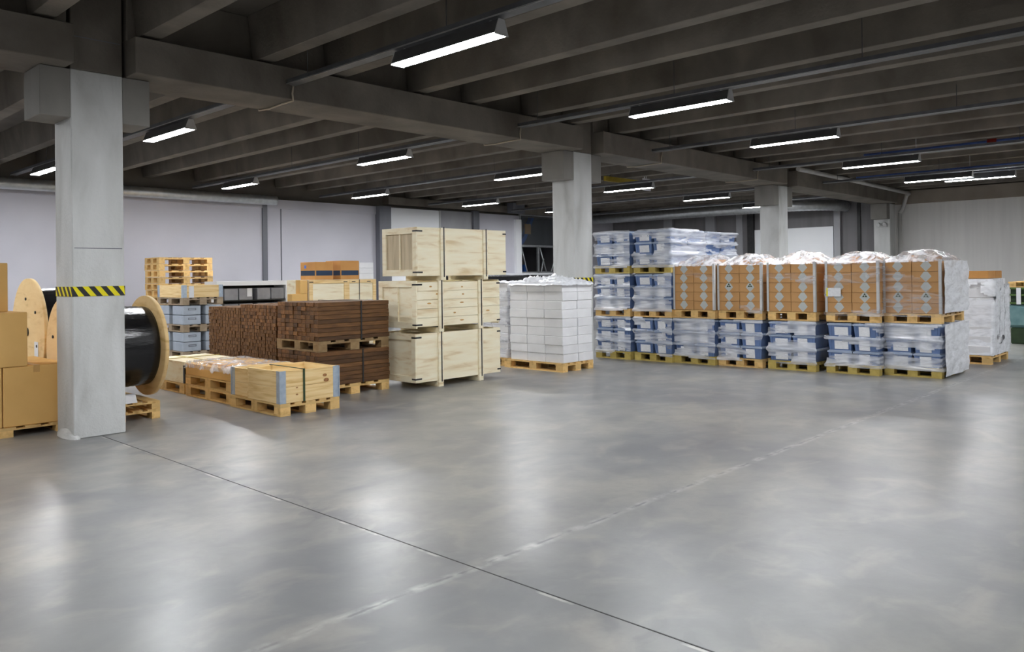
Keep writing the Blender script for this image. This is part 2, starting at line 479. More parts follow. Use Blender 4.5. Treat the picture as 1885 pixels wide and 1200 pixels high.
# window: dark room behind with a blue conveyor
bm = bmesh.new()
for a in ((WX0, WX0 + 0.06), (WX1 - 0.06, WX1), (22.72, 22.80)):
    bx(bm, a[0], a[1], YW - 0.03, YW + 0.05, WZ0, 2.69 if a[0] > 22 and a[0] < 23 else WZ1)
bx(bm, WX0, WX1, YW - 0.03, YW + 0.05, 2.64, 2.72)
bx(bm, WX0, WX1, YW - 0.03, YW + 0.05, WZ0, WZ0 + 0.05)
bx(bm, WX0, WX1, YW - 0.02, YW + 0.05, WZ1 - 0.04, WZ1)
w1 = struct('window_1', bm, M['galv'], 'tall opening into a dark room with a white braced rail')
bm = bmesh.new(); bx(bm, 21.42, WX0 - 0.01, YW - 0.12, YW + 0.02, WZ0, 3.65)
obj('window_jamb', bm, M['whitepanel'], w1)
bm = bmesh.new(); bx(bm, 20.0, WX1, YW - 0.16, YW, WZ0 - 0.07, WZ0 - 0.005)
obj('window_sill', bm, M['whitepanel'], w1)
bm = bmesh.new(); bx(bm, WX0 + 0.06, WX1 - 0.06, YW + 0.01, YW + 0.02, 2.72, WZ1 - 0.04)
obj('window_pane', bm, M['glass'], w1)
bm = bmesh.new()
for xa, za, xb, zb in ((21.8, 2.62, 22.1, 1.72), (22.84, 2.62, 23.2, 1.70), (23.05, 2.2, 22.9, 1.7), (23.85, 2.45, 23.5, 1.72)):
    tube(bm, [(xa, YW - 0.02, za), (xb, YW - 0.02, zb)], 0.025, 8)
obj('brace', bm, M['galv'], w1)
bm = bmesh.new()
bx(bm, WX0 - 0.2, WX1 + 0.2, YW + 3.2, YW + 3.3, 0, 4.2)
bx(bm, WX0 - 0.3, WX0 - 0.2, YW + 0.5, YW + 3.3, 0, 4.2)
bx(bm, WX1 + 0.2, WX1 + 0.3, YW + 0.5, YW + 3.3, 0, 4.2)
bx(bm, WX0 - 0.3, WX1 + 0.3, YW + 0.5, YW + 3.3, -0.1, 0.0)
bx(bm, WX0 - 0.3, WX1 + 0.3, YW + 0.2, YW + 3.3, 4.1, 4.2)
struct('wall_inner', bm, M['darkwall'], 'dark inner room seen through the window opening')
cv = thing('conveyor', 'dark blue zigzag conveyor in the dark room behind the window', 'conveyor', (0, 0, 0))
bm = bmesh.new()
def slab_y(bm, pts, y0, y1, th):
    for (xa, za), (xb, zb) in zip(pts, pts[1:]):
        hexa(bm, ((xa, y0, za), (xb, y0, zb), (xb, y1, zb), (xa, y1, za)), ((xa, y0, za + th), (xb, y0, zb + th), (xb, y1, zb + th), (xa, y1, za + th)))
slab_y(bm, [(22.6, 1.6), (22.4, 2.0), (23.4, 3.0), (23.9, 3.9)], YW + 1.2, YW + 1.4, 0.26)
obj('side_frame', bm, M['bluesteel'], cv)
bm = bmesh.new(); slab_y(bm, [(21.95, 2.75), (22.9, 3.6)], YW + 1.9, YW + 2.1, 0.22)
obj('upper_frame', bm, M['bluesteel'], cv)
bm = bmesh.new(); slab_y(bm, [(22.4, 1.9), (23.4, 2.95)], YW + 1.4, YW + 2.2, 0.18)
obj('belt', bm, M['greypanel'], cv)
bm = bmesh.new()
for x in (22.3, 23.6): bx(bm, x, x + 0.12, YW + 1.5, YW + 1.62, 0, 2.0)
obj('stand', bm, M['bluesteel'], cv)
bm = bmesh.new(); bx(bm, 23.3, 23.62, YW + 1.14, YW + 1.19, 3.22, 3.62)
obj('notice', bm, M['tape'], cv)

# right wall
bm = bmesh.new(); bx(bm, XW, XW + 0.2, Y0, 9.3, 0, 3.74)
struct('wall_right', bm, M['greywall'])
bm = bmesh.new(); bx(bm, XW, XW + 0.2, 9.3, YW, 0, ZS)
struct('wall_right_end', bm, M['darkwall'])
bm = bmesh.new(); bx(bm, XW - 0.12, XW + 0.2, Y0, 9.3, 3.74, 4.16)
struct('beam_right', bm, M['beamlight'])
bm = bmesh.new(); bx(bm, XW + 0.1, XW + 0.2, Y0, 9.3, 4.16, ZS)
struct('wall_right_upper', bm, M['slab'])
bm = bmesh.new(); bx(bm, XW - 0.08, XW, 10.8, 13.7, 0, 3.14)
struct('door_3', bm, M['whitepanel'], 'white roller door on the right wall behind the wrapped loads')
k = 7
for y0_, y1_, d, mt in ((10.55, 10.76, 0.12, 'greypanel'), (13.72, 13.95, 0.16, 'blackmatt'), (14.2, 14.45, 0.05, 'greypanel'), (15.3, 15.7, 0.14, 'greypanel'), (9.9, 10.0, 0.05, 'blackmatt'), (17.2, 17.6, 0.12, 'greypanel')):
    bm = bmesh.new(); bx(bm, XW - d, XW, y0_, y1_, 0, 3.9)
    struct('trim_%d' % k, bm, M[mt]); k += 1

# columns with corbels, and the ledger girder between them
CX = [2.74 + 8.0 * i for i in range(-1, 4)]
CY0, CY1 = 8.68, 9.18
def hazard(col, x0):
    """striped band glued round the shaft, z 1.44..1.54"""
    z0, z1, e = 1.435, 1.535, 0.004
    bm = bmesh.new()
    bx(bm, x0 - e, x0 + 0.5 + e, CY0 - e, CY1 + e, z0, z1)
    b = obj('warning_tape', bm, M['yellow'], col)
    b['label'] = 'yellow and black striped warning tape'
    bm = bmesh.new()
    e2, s, w = e + 0.0015, 0.116, 0.058
    for i in range(-1, 5):                       # front face stripes lean down to the right
        a = i * s
        pts = [(a + 0.03, z1), (a + 0.03 + w, z1), (a + 0.11 + w, z0), (a + 0.11, z0)]
        cl = [(min(max(p, -e), 0.5 + e), z) for p, z in pts]
        if max(c[0] for c in cl) - min(c[0] for c in cl) < 0.01: continue
        hexa(bm, [(x0 + p, CY0 - e2, z) for p, z in cl], [(x0 + p, CY0 - e, z) for p, z in cl])
    for i in range(-1, 5):
        a = i * s
        pts = [(a + 0.11, z1), (a + 0.11 + w, z1), (a + 0.03 + w, z0), (a + 0.03, z0)]
        cl = [(min(max(p, -e), 0.5 + e), z) for p, z in pts]
        if max(c[0] for c in cl) - min(c[0] for c in cl) < 0.01: continue
        hexa(bm, [(x0 - e2, CY0 + p, z) for p, z in cl], [(x0 - e, CY0 + p, z) for p, z in cl])
    obj('black_stripe', bm, M['blackmatt'], b)
for i, x in enumerate(CX):
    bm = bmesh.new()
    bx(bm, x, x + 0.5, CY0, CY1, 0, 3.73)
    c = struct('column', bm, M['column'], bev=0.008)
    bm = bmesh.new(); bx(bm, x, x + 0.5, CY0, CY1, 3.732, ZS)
    obj('shaded_column_head', bm, M['beam'], c, bev=0.006)  # dark beam concrete stands in for the shade on the unlit column top
    bm = bmesh.new()
    if i < 4:
        bx(bm, x - 0.28, x, CY0, CY1, 3.235, 3.725)
        bx(bm, x + 0.5, x + 0.78, CY0, CY1, 3.235, 3.725)
    else:
        bx(bm, x - 0.28, x, CY0, CY1, 3.235, 3.725)
    obj('corbel', bm, M['corbelshaded'], c, bev=0.006)
    if i in (1, 2):
        hazard(c, x)
    if i == 1:
        # cast seams and a patched, broken foot
        bm = bmesh.new()
        for z in (1.92, 4.06): bx(bm, x + 0.02, x + 0.48, CY0 - 0.002, CY0, z, z + 0.008)
        obj('cast_seam', bm, M['darksteel'], c)
        bm = bmesh.new()
        bmesh.ops.create_icosphere(bm, subdivisions=3, radius=0.5)
        for v in bm.verts:
            p = v.co.copy()
            v.co = Vector((x + 0.02 + p.x * 0.16, CY0 + 0.22 + p.y * 0.5, 0.0 + max(p.z, 0) * 0.18)) + noise.noise_vector(p * 6) * 0.012
        obj('broken_plaster', bm, M['column'], c)
# emergency light on the end column
em = thing('emergency_light', 'small twin-spot emergency light on the last concrete column', 'light', (CX[4] - 0.001, 8.9, 3.04))
bm = bmesh.new(); bx(bm, -0.05, 0, -0.14, 0.14, -0.06, 0.02); obj('case', bm, M['lampend'], em, bev=0.006)
for s in (-1, 1):
    bm = bmesh.new(); tube(bm, [(-0.06, s * 0.1, 0.05), (-0.16, s * 0.1, 0.02)], [0.05, 0.06], 12)
    obj('spot', bm, M['lampend'], em)

for a, b in zip([X0 - 0.5] + [c + 0.54 for c in CX], [c - 0.04 for c in CX] + [XW]):
    if b - a < 0.5: continue
    bm = bmesh.new()
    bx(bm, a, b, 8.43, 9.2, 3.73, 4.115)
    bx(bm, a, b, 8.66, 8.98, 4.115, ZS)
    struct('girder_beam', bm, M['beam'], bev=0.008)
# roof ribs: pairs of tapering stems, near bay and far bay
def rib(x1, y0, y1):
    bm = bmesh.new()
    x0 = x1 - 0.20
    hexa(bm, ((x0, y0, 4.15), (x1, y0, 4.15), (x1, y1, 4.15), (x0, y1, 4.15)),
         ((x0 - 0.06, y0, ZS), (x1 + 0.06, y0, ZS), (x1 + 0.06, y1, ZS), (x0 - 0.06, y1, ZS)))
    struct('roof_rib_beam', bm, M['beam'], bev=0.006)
for kk in range(-5, 11):
    for off in (3.57, 4.90):
        x = off + 2.345 * kk
        if x > XW - 0.3: continue
        rib(x, -2.6, 8.64)
        rib(x, 9.0, YW + 0.15)
for kk in range(-5, 11):
    for off in (3.57, 4.90):
        x = off + 2.345 * kk
        if x > XW - 0.3 or kk % 2: continue
        rib(x, Y0, -2.7)

# ------------------------------------------------------------------ strip lights, trays, pipes, ducts
def strip_light(x, y, label, lit=True, length=1.46):
    t = thing('strip_light', label, 'ceiling light', (x, y, 3.73), 0, 'fluorescent strip lights')
    h = length / 2
    bm = bmesh.new()
    hexa(bm, ((-0.085, -h, 0.006), (0.085, -h, 0.006), (0.085, h, 0.006), (-0.085, h, 0.006)),
         ((-0.035, -h, 0.135), (0.035, -h, 0.135), (0.035, h, 0.135), (-0.035, h, 0.135)))
    obj('housing', bm, M['lampbody'], t)
    bm = bmesh.new()
    bx(bm, -0.075, 0.075, -h + 0.01, h - 0.01, 0.0, 0.005)
    obj('lamp_cover', bm, M['lit'] if lit else M['lampend'], t)
    for s in (-1, 1):
        bm = bmesh.new()
        y0_, y1_ = sorted((s * h, s * (h + 0.012)))
        hexa(bm, ((-0.087, y0_, -0.006), (0.087, y0_, -0.006), (0.087, y1_, -0.006), (-0.087, y1_, -0.006)),
             ((-0.035, y0_, 0.138), (0.035, y0_, 0.138), (0.035, y1_, 0.138), (-0.035, y1_, 0.138)))
        obj('end_cap', bm, M['lampend'], t)
    bm = bmesh.new()
    for s in (-1, 1):
        bx(bm, -0.012, 0.012, s * (h - 0.12) - 0.012, s * (h - 0.12) + 0.012, 0.13, 0.15)
    obj('hanger', bm, M['galv'], t)
    return t
LX = [1.0, 5.02, 9.02, 12.72, 16.8, 20.7]
place = {1.0: 'above the left edge, out of frame', 5.02: 'nearest the striped column', 9.02: 'second tray from the striped column', 12.72: 'third tray from the striped column', 16.8: 'fourth tray from the striped column', 20.7: 'fifth tray, by the right wall'}
for x in LX:
    for y, w_ in ((-0.4, 'behind the camera'), (5.62, 'in front of the girder'), (11.78, 'just beyond the girder'), (17.22, 'close to the back wall')):
        xx = x + (0.03 if y < 15 else -0.03) * (x == 5.02)
        strip_light(xx, y - (0.1 if x == 9.02 and y == 5.62 else 0), 'lit strip light %s, %s' % (w_, place[x]))
strip_light(24.6, 11.9, 'added strip light high beyond the third column, lighting the white door')  # extra unseen lamp, put in to brighten the white roller door
strip_light(21.3, 4.88, 'lit strip light hung on its own beside the right end of the beam')
for x in (-3.2, -7.0):
    for y in (-0.4, 5.62, 11.78, 17.22):
        strip_light(x, y, 'lit strip light in the rows far left, outside the frame')
for x in (1.0, 9.02, 16.8):
    strip_light(x, -6.2, 'lit strip light in the row far behind, outside the frame')

def tray(x, y0_, y1_, label):
    t = thing('cable_tray', label, 'cable tray', (x, 0, 3.915), 0, 'cable trays over the strip lights')
    bm = bmesh.new()
    bx(bm, -0.06, 0.06, y0_, y1_, -0.035, -0.028)
    bx(bm, -0.06, -0.054, y0_, y1_, -0.028, 0.025)
    bx(bm, 0.054, 0.06, y0_, y1_, -0.028, 0.025)
    obj('channel', bm, M['traydark'], t)
    bm = bmesh.new(); bx(bm, -0.064, -0.0605, y0_, y1_, -0.036, -0.022)
    obj('lamplit_lip', bm, M['galv'], t)  # bright strip painting in the lamplit lower edge of the dark tray
    bm = bmesh.new()
    tube(bm, [(0.02, y0_ + 0.05, -0.012), (0.02, y1_ - 0.05, -0.012)], 0.014, 8)
    obj('cable', bm, M['blackmatt'], t)
    y = y0_ + 0.9 if y1_ - y0_ > 3 else y0_ + 0.4
    while y < y1_:
        bm = bmesh.new(); tube(bm, [(0, y, -0.03), (0, y, ZS - 3.915)], 0.005, 6)
        obj('hanger_rod', bm, M['lampbody'], t)
        y += 2.4
for i, x in enumerate(LX):
    tray(x + 0.02, -2.5, 8.36, 'galvanised cable tray in front of the girder, %s' % ['out of frame on the left', 'over the biggest lamp', 'second to the right of it', 'third to the right of it', 'fourth to the right of it', 'fifth, by the right wall'][i])
    tray(x + 0.02, 9.3, 19.6, 'galvanised cable tray beyond the girder, %s' % ['far left of the picture', 'behind the striped column', 'second from the striped column', 'third from the striped column', 'fourth from the striped column', 'fifth, by the right wall'][i])
tray(24.62, 9.4, 19.6, 'galvanised cable tray beyond the girder, close to the silver duct')
tray(21.3, 3.9, 5.9, 'short piece of cable tray over the separate lamp by the right wall')
for i, x in enumerate((5.1, 9.1, 13.1, 17.1)):
    pts = [(x, 8.40, 3.93), (x - 0.01, 8.415, 3.80), (x, 8.415, 3.715), (x, 8.7, 3.715), (x + 0.02, 9.0, 3.712), (x, 9.22, 3.72), (x, 9.3, 3.9)]
    bm = bmesh.new(); tube(bm, pts, 0.012, 8)
    tag(obj('cable_loop', bm, M['cream']), 'thin cream cable looping under the girder, %s from the striped column' % ORD[i], 'cable', 'cables crossing the girder')
for i, (x, y0_, y1_) in enumerate(((16.98, -2, 6.0), (20.95, -2, 7.6))):
    t = thing('water_pipe', ['blue ceiling pipe with a red coupling beside the fourth tray', 'blue ceiling pipe beside the last tray by the right wall'][i], 'pipe', (x, 0, 3.98), 0, 'blue pipes under the ceiling')
    bm = bmesh.new(); tube(bm, [(0, y0_, 0), (0, y1_, 0)], 0.035, 10); obj('pipe_run', bm, M['bluepipe'], t)
    if i == 0:
        bm = bmesh.new(); tube(bm, [(0, 3.6, 0), (0, 3.75, 0)], 0.06, 10); obj('coupling', bm, M['red'], t)
    bm = bmesh.new()
    for y in (0.0, 2.5, 5.0): tube(bm, [(0, y, 0.03), (0, y, ZS - 3.98)], 0.005, 6)
    obj('pipe_hanger', bm, M['galv'], t)
# rain pipe: sloping run, then down beside the end column
dp = thing('drain_pipe', 'pale drain pipe running along the girder and down the right wall', 'pipe', (0, 0, 0))
bm = bmesh.new(); tube(bm, [(18.9, 8.25, 4.10), (22.5, 8.25, 4.09), (27.25, 8.25, 4.05)], 0.055, 12); obj('sloping_run', bm, M['pipe'], dp)
bm = bmesh.new(); tube(bm, [(27.25, 8.25, 4.05), (27.36, 8.36, 4.0), (27.37, 8.42, 3.8), (27.37, 8.50, 3.55), (27.37, 8.58, 3.45)], 0.06, 12); obj('elbow', bm, M['pipe'], dp)
bm = bmesh.new(); tube(bm, [(27.37, 8.58, 3.45), (27.37, 8.58, 0.0)], 0.058, 12); obj('down_pipe', bm, M['pipe'], dp)

def duct(pts, r, step, label, name='spiral_duct'):
    pts = [Vector(p) for p in pts]
    P, Rr = [], []
    for a, b in zip(pts, pts[1:]):
        n = max(1, int((b - a).length / step))
        for i in range(n):
            P.append(a.lerp(b, i / n)); Rr.append(r if i % 2 else r * 0.965)
    P.append(pts[-1]); Rr.append(r)
    bm = bmesh.new(); tube(bm, P, Rr, 20)
    return tag(obj(name, bm, M['galv']), label, 'duct')
arc = [(25.9 + 1.4 * (1 - math.cos(t)), 12.0 - 1.6 * math.sin(t), 3.80) for t in (math.pi / 2 * i / 8 for i in range(9))]
duct([(25.9, 20.0, 3.80)] + arc + [(27.58, 10.4, 3.80)], 0.18, 0.06, 'silver spiral duct curving into the dark right wall')
duct([(-6, 19.75, 3.72), (11.4, 19.75, 3.72)], 0.13, 0.07, 'silver ribbed duct along the top of the back wall')
bm = bmesh.new(); bx(bm, 16.4, 18.4, 12.2, 12.28, 3.98, 4.10)
hr = thing('hoist_rail', 'short yellow rail hung under the roof beyond the second column', 'rail', (0, 0, 0))
obj('rail', bm, M['dullyellow'], hr)
bm = bmesh.new()
for x in (16.6, 18.2): tube(bm, [(x, 12.24, 4.08), (x, 12.24, ZS)], 0.015, 6)
obj('hanger_rod', bm, M['galv'], hr)
sg = thing('hanging_sign', 'small white hanging sign with a blue mark beyond the second column', 'sign', (17.93, 12.0, 3.97))
bm = bmesh.new(); bx(bm, -0.18, 0.18, -0.01, 0.01, -0.16, 0.16); obj('panel', bm, M['white'], sg)
bm = bmesh.new()
bx(bm, -0.10, 0.02, -0.016, -0.0105, -0.08, 0.0); bx(bm, -0.06, 0.0, -0.016, -0.0105, 0.0, 0.06); bx(bm, 0.0, 0.10, -0.016, -0.0105, -0.10, -0.03)
obj('blue_mark', bm, M['bluesteel'], sg)
bm = bmesh.new(); tube(bm, [(0, 0, 0.15), (0, 0, ZS - 3.97)], 0.008, 6); obj('sign_rod', bm, M['galv'], sg)

# ------------------------------------------------------------------ pallets
def pallet_proto(length=1.2, width=0.8, mat='wood', label='', hz=0.144, detail=True):
    """long side along local y (0..length), short side along x (0..width)"""
    t = thing('pallet', label, 'pallet', (0, 0, 0))
    s = hz / 0.144
    bm = bmesh.new()
    n = 5; bw = 0.130 * width / 0.8
    for i in range(n):
        c = bw / 2 + (width - bw) * i / (n - 1)
        w_ = bw if i % 2 == 0 else bw * 0.75
        bx(bm, c - w_ / 2, c + w_ / 2, 0, length, hz - 0.022 * s, hz)
    for y in (0, length / 2 - 0.07, length - 0.14):
        bx(bm, 0, width, y, y + 0.14, hz - 0.044 * s, hz - 0.0221 * s)
    xs = (0, width / 2 - 0.0725, width - 0.13); ws = (0.13, 0.145, 0.13)
    ys = (0, length / 2 - 0.07, length - 0.14)
    bx_ = []
    if detail:
        obj('deck', bm, M[mat], t)
        for x, w_ in zip(xs, ws):
            for y in ys:
                b = bmesh.new(); bx(b, x, x + w_, y, y + 0.14, 0.022 * s, hz - 0.0442 * s)
                obj('block', b, M[mat], t)
        for x, w_ in zip(xs, ws):
            b = bmesh.new(); bx(b, x, x + w_, 0, length, 0, 0.0219 * s)
            obj('runner', b, M[mat], t)
    else:
        for x, w_ in zip(xs, ws):
            for y in ys: bx(bm, x, x + w_, y, y + 0.14, 0.022 * s, hz - 0.0442 * s)
            bx(bm, x, x + w_, 0, length, 0, 0.0219 * s)
        obj('deck', bm, M[mat], t)
    return t
PAL = pallet_proto(label='yellow pine pallet under the open hinged crate in front')      # the open crate's own pallet
PAL.location = (4.765, 8.21, 0); PAL['label'] = 'yellow pine pallet under the two pale crates nearest the camera'
PALF = pallet_proto(label='lower pallet under the film-covered brown carton'); PALF.location = (4.82, 9.47, 0); PALF.scale = (1, 1.1, 1)
def pallet_at(x, y, z, label, rz=0.0, group=None, src=None):
    return dup(src or PALF, (x, y, z), rz, label, group)

# ------------------------------------------------------------------ front left: hinged crates
def collar(t, w, l, z0, h, mat='woodpale', th=0.022, boards=2, hinge=True, far=True, near=True):
    """pallet collar: four walls, w along x, l along y, with zinc corner hinges"""
    for nm, a in (('front_board', (0, w, 0, th)), ('rear_board', (0, w, l - th, l)), ('left_board', (0, th, th, l - th)), ('right_board', (w - th, w, th, l - th))):
        bm = bmesh.new()
        for i in range(boards):
            q = h / boards
            bx(bm, a[0], a[1], a[2], a[3], z0 + i * q + 0.001, z0 + (i + 1) * q - 0.001)
        obj(nm, bm, M[mat + ('y' if nm[0] in 'l' or nm[:2] == 'ri' else '')], t, bev=0.002)
    if hinge:
        for x in (0, w):
            for y in ([0] if near else []) + ([l] if far else []):
                bm = bmesh.new()
                sx = -1 if x == 0 else 1; sy = -1 if y == 0 else 1
                ox = 0.004
                x0_, x1_ = sorted((x + sx * ox, x - sx * 0.075)); y0_, y1_ = sorted((y + sy * ox, y))
                bx(bm, x0_, x1_, y0_, y1_, z0 + 0.0, z0 + h + 0.002)
                x0_, x1_ = sorted((x + sx * ox, x)); y0_, y1_ = sorted((y + sy * ox, y - sy * 0.075))
                bx(bm, x0_, x1_, y0_, y1_, z0 + 0.0, z0 + h + 0.002)
                bx(bm, x + sx * 0.006 - 0.006, x + sx * 0.006 + 0.006, y + sy * 0.006 - 0.006, y + sy * 0.006 + 0.006, z0 + 0.0, z0 + h)
                obj('hinge', bm, M['bracket'], t)['label'] = 'zinc corner hinge'
cr = thing('pallet_crate', 'open pine crate with zinc hinges nearest the camera', 'crate', (4.765, 8.215, 0.145))
collar(cr, 0.79, 0.755, 0.0, 0.375, far=False)
bm = bmesh.new()
for x, z, r in ((0.60, 0.28, 0.022), (0.62, 0.22, 0.028), (0.22, 0.09, 0.012), (0.22, 0.17, 0.010)):
    bmesh.ops.create_cone(bm, cap_ends=True, segments=14, radius1=r, radius2=r, depth=0.003, matrix=Matrix.Translation((x, -0.001, z)) @ Matrix.Rotation(math.pi / 2, 4, 'X') @ Matrix.Diagonal((1.3, 0.8, 1, 1)))
obj('knot', bm, M['knot'], cr)
bm = bmesh.new(); bx(bm, 0.024, 0.766, 0.024, 0.73, 0.0, 0.265)
tag(obj('packed_board', bm, M['ply'], None, (4.765, 8.215, 0.146)), 'pale plywood sheets packed inside the open hinged crate', 'board')
bm = bmesh.new()
e = 0.006
for a in ((0.30, 0.325, -0.009, -0.005, 0.0, 0.384), (0.30, 0.325, 0.76, 0.764, 0.0, 0.384), (0.30, 0.325, -0.009, 0.764, 0.378, 0.382)):
    bx(bm, *a)
tag(obj('strap', bm, M['greendark'], None, (4.765, 8.215, 0.145)), 'thin dark green strap round the open hinged crate', 'strap')

# second crate of the row (only its pale side shows), on its own pallet
cr2 = thing('pallet_crate', 'pale crate half hidden behind the open hinged crate', 'crate', (4.80, 9.0, 0.145))
collar(cr2, 0.77, 0.42, 0.0, 0.342, near=False)
bm = bmesh.new(); bx(bm, 0.024, 0.746, 0.024, 0.396, 0.0, 0.31); tag(obj('packed_board', bm, M['ply'], None, (4.80, 9.0, 0.146)), 'plywood sheets packed in the half-hidden crate', 'board')

# film wrapped carton load on two pallets
pallet_at(4.82, 9.47, 0.145, 'upper pallet under the film-covered brown carton', rz=0.0).scale = (1, 1.1, 1)
bm = bmesh.new(); bx(bm, 0, 0.8, 0, 1.30, 0, 0.155); bx(bm, 0.1, 0.78, 0.1, 1.0, 0.155, 0.18)
wc = tag(obj('cardboard_box', bm, M['card'], None, (4.82, 9.48, 0.291), bev=0.004), 'flat brown carton on two pallets under crumpled film', 'box')
def sheet(x0, x1, y0, y1, z, amp, seed, drape=0.0, nx=22, ny=22, tent=0.0, freq=5.0, loc=(0, 0, 0)):
    bm = bmesh.new()
    g = []
    for i in range(nx + 1):
        row = []
        for j in range(ny + 1):
            u, v = i / nx, j / ny
            x, y = x0 + (x1 - x0) * u, y0 + (y1 - y0) * v
            d = min(u, 1 - u, v, 1 - v)
            n = noise.fractal(Vector((x * freq, y * freq, seed * 3.1)), 0.6, 2.2, 4)
            zz = z + abs(n) * amp * min(1, d * 8 + 0.15) + tent * min(1, d * 3.2)
            if d == 0 and drape > 0:
                zz -= drape * (0.6 + 0.8 * abs(noise.noise(Vector((x * 7, y * 7, seed)))))
            row.append(bm.verts.new((x, y, zz)))
        g.append(row)
    for i in range(nx):
        for j in range(ny):
            f = bm.faces.new((g[i][j], g[i + 1][j], g[i + 1][j + 1], g[i][j + 1])); f.smooth = True
    return bm
def wrap_bands(x0, x1, y0, y1, z0, z1, seed, cover=0.55, off=0.012, amp=0.012, fz=7.0, ds=0.05, dz=0.028, sides='xXyY', bulge=None):
    """film wound round a load in overlapping bands that leave gaps"""
    bm = bmesh.new()
    per = []
    def side(a, b):
        n = max(2, int((Vector(b) - Vector(a)).length / ds))
        return [(Vector(a).lerp(Vector(b), i / n)) for i in range(n)]
    o = off
    A, B, C_, D = (x0 - o, y0 - o), (x1 + o, y0 - o), (x1 + o, y1 + o), (x0 - o, y1 + o)
    tags = []
    for nm, a, b in (('y', A, B), ('X', B, C_), ('Y', C_, D), ('x', D, A)):
        for p in side(a, b):
            per.append(p); tags.append(nm)
    n = len(per)
    nz = max(2, int((z1 - z0) / dz))
    cx, cy = (x0 + x1) / 2, (y0 + y1) / 2
    V = {}
    def vert(i, k):
        i %= n
        if (i, k) not in V:
            p = per[i]; z = z0 + (z1 - z0) * k / nz
            f = noise.noise(Vector((p.x * 4, p.y * 4, z * 9 + seed * 5.7)))
            s = amp * (0.5 + f) + (bulge(z) if bulge else 0.0)
            d = Vector((p.x - cx, p.y - cy)); 
            dx = (1 if d.x > 0 else -1) if abs(abs(d.x) - (x1 - x0) / 2 - o) < 1e-4 else 0
            dy = (1 if d.y > 0 else -1) if abs(abs(d.y) - (y1 - y0) / 2 - o) < 1e-4 else 0
            V[(i, k)] = bm.verts.new((p.x + dx * s, p.y + dy * s, z + 0.01 * noise.noise(Vector((p.x * 3, p.y * 3, seed + k)))))
        return V[(i, k)]
    for i in range(n):
        if tags[i] not in sides: continue
        for k in range(nz):
            p = per[i]; z = z0 + (z1 - z0) * (k + 0.5) / nz
            q = noise.noise(Vector((p.x * 0.9 + seed, p.y * 0.9, z * fz + 0.6 * noise.noise(Vector((p.x * 2, p.y * 2, seed)))))) * 0.5 + 0.5
            if q > cover: continue
            f = bm.faces.new((vert(i, k), vert(i + 1, k), vert(i + 1, k + 1), vert(i, k + 1))); f.smooth = True
    return bm
bm = sheet(-0.02, 0.82, -0.02, 1.33, 0.185, 0.035, 3, drape=0.12, nx=34, ny=44, freq=3)
tag(obj('plastic_sheet', bm, M['filmbrown'], None, (4.82, 9.47, 0.291)), 'crumpled clear plastic sheet over the flat brown carton', 'plastic film')

# small crate with black corners
pallet_at(4.85, 10.90, 0, 'pallet under the small crate with black corners')
cr3 = thing('pallet_crate', 'small pale crate with black corners behind the wooden cable reel', 'crate', (4.86, 10.91, 0.145))
bm = bmesh.new(); bx(bm, 0, 0.78, 0, 1.0, 0, 0.30); obj('body', bm, M['ply'], cr3, bev=0.004)
bm = bmesh.new()
for x in (-0.004, 0.744):
    for y in (-0.004, 0.964):
        bm = bmesh.new(); bx(bm, x, x + 0.04, y, y + 0.04, 0, 0.25)
        obj('corner_strip', bm, M['blackmatt'], cr3)
bm = bmesh.new(); bx(bm, 0.3, 0.33, -0.01, 1.01, 0.302, 0.306); bx(bm, -0.01, 0.79, 0.55, 0.59, 0.306, 0.31)
obj('yellow_strap', bm, M['dullyellow'], cr3)

# ------------------------------------------------------------------ left: cartons on a skid, cable reels
SK = pallet_proto(1.2, 1.2, 'wood', 'low pallet under the big cardboard boxes on the left', hz=0.10)
SK.location = (1.70, 9.32, 0)
def carton_box(x0, x1, y0, y1, z0, z1, label, group='big cardboard boxes on the left'):
    t = thing('cardboard_box', label, 'box', (x0, y0, z0), 0, group)
    w, d, h = x1 - x0, y1 - y0, z1 - z0
    bm = bmesh.new(); bx(bm, 0, w, 0, d, 0, h); obj('body', bm, M['card'], t, bev=0.006)
    bm = bmesh.new(); bx(bm, w / 2 - 0.03, w / 2 + 0.03, -0.0015, d + 0.0015, h - 0.001, h + 0.0015)
    bx(bm, w / 2 - 0.03, w / 2 + 0.03, -0.0015, 0.0, h - 0.07, h); obj('tape', bm, M['tape'], t)
    return t
carton_box(2.29, 2.90, 9.34, 9.92, 0.102, 0.715, 'big cardboard box partly behind the striped column')
carton_box(1.68, 2.28, 9.34, 9.92, 0.102, 0.715, 'bottom cardboard box cut by the left edge of the picture')
carton_box(1.68, 2.28, 9.93, 10.5, 0.102, 0.715, 'cardboard box behind the bottom box at the left edge')
carton_box(2.29, 2.90, 9.93, 10.5, 0.102, 0.715, 'cardboard box at the back beneath the cable reel')
carton_box(1.90, 2.51, 9.33, 9.90, 0.717, 1.275, 'upper cardboard box stacked at the left edge')
carton_box(1.95, 2.41, 9.62, 10.0, 1.277, 1.79, 'topmost brown carton at the left edge')

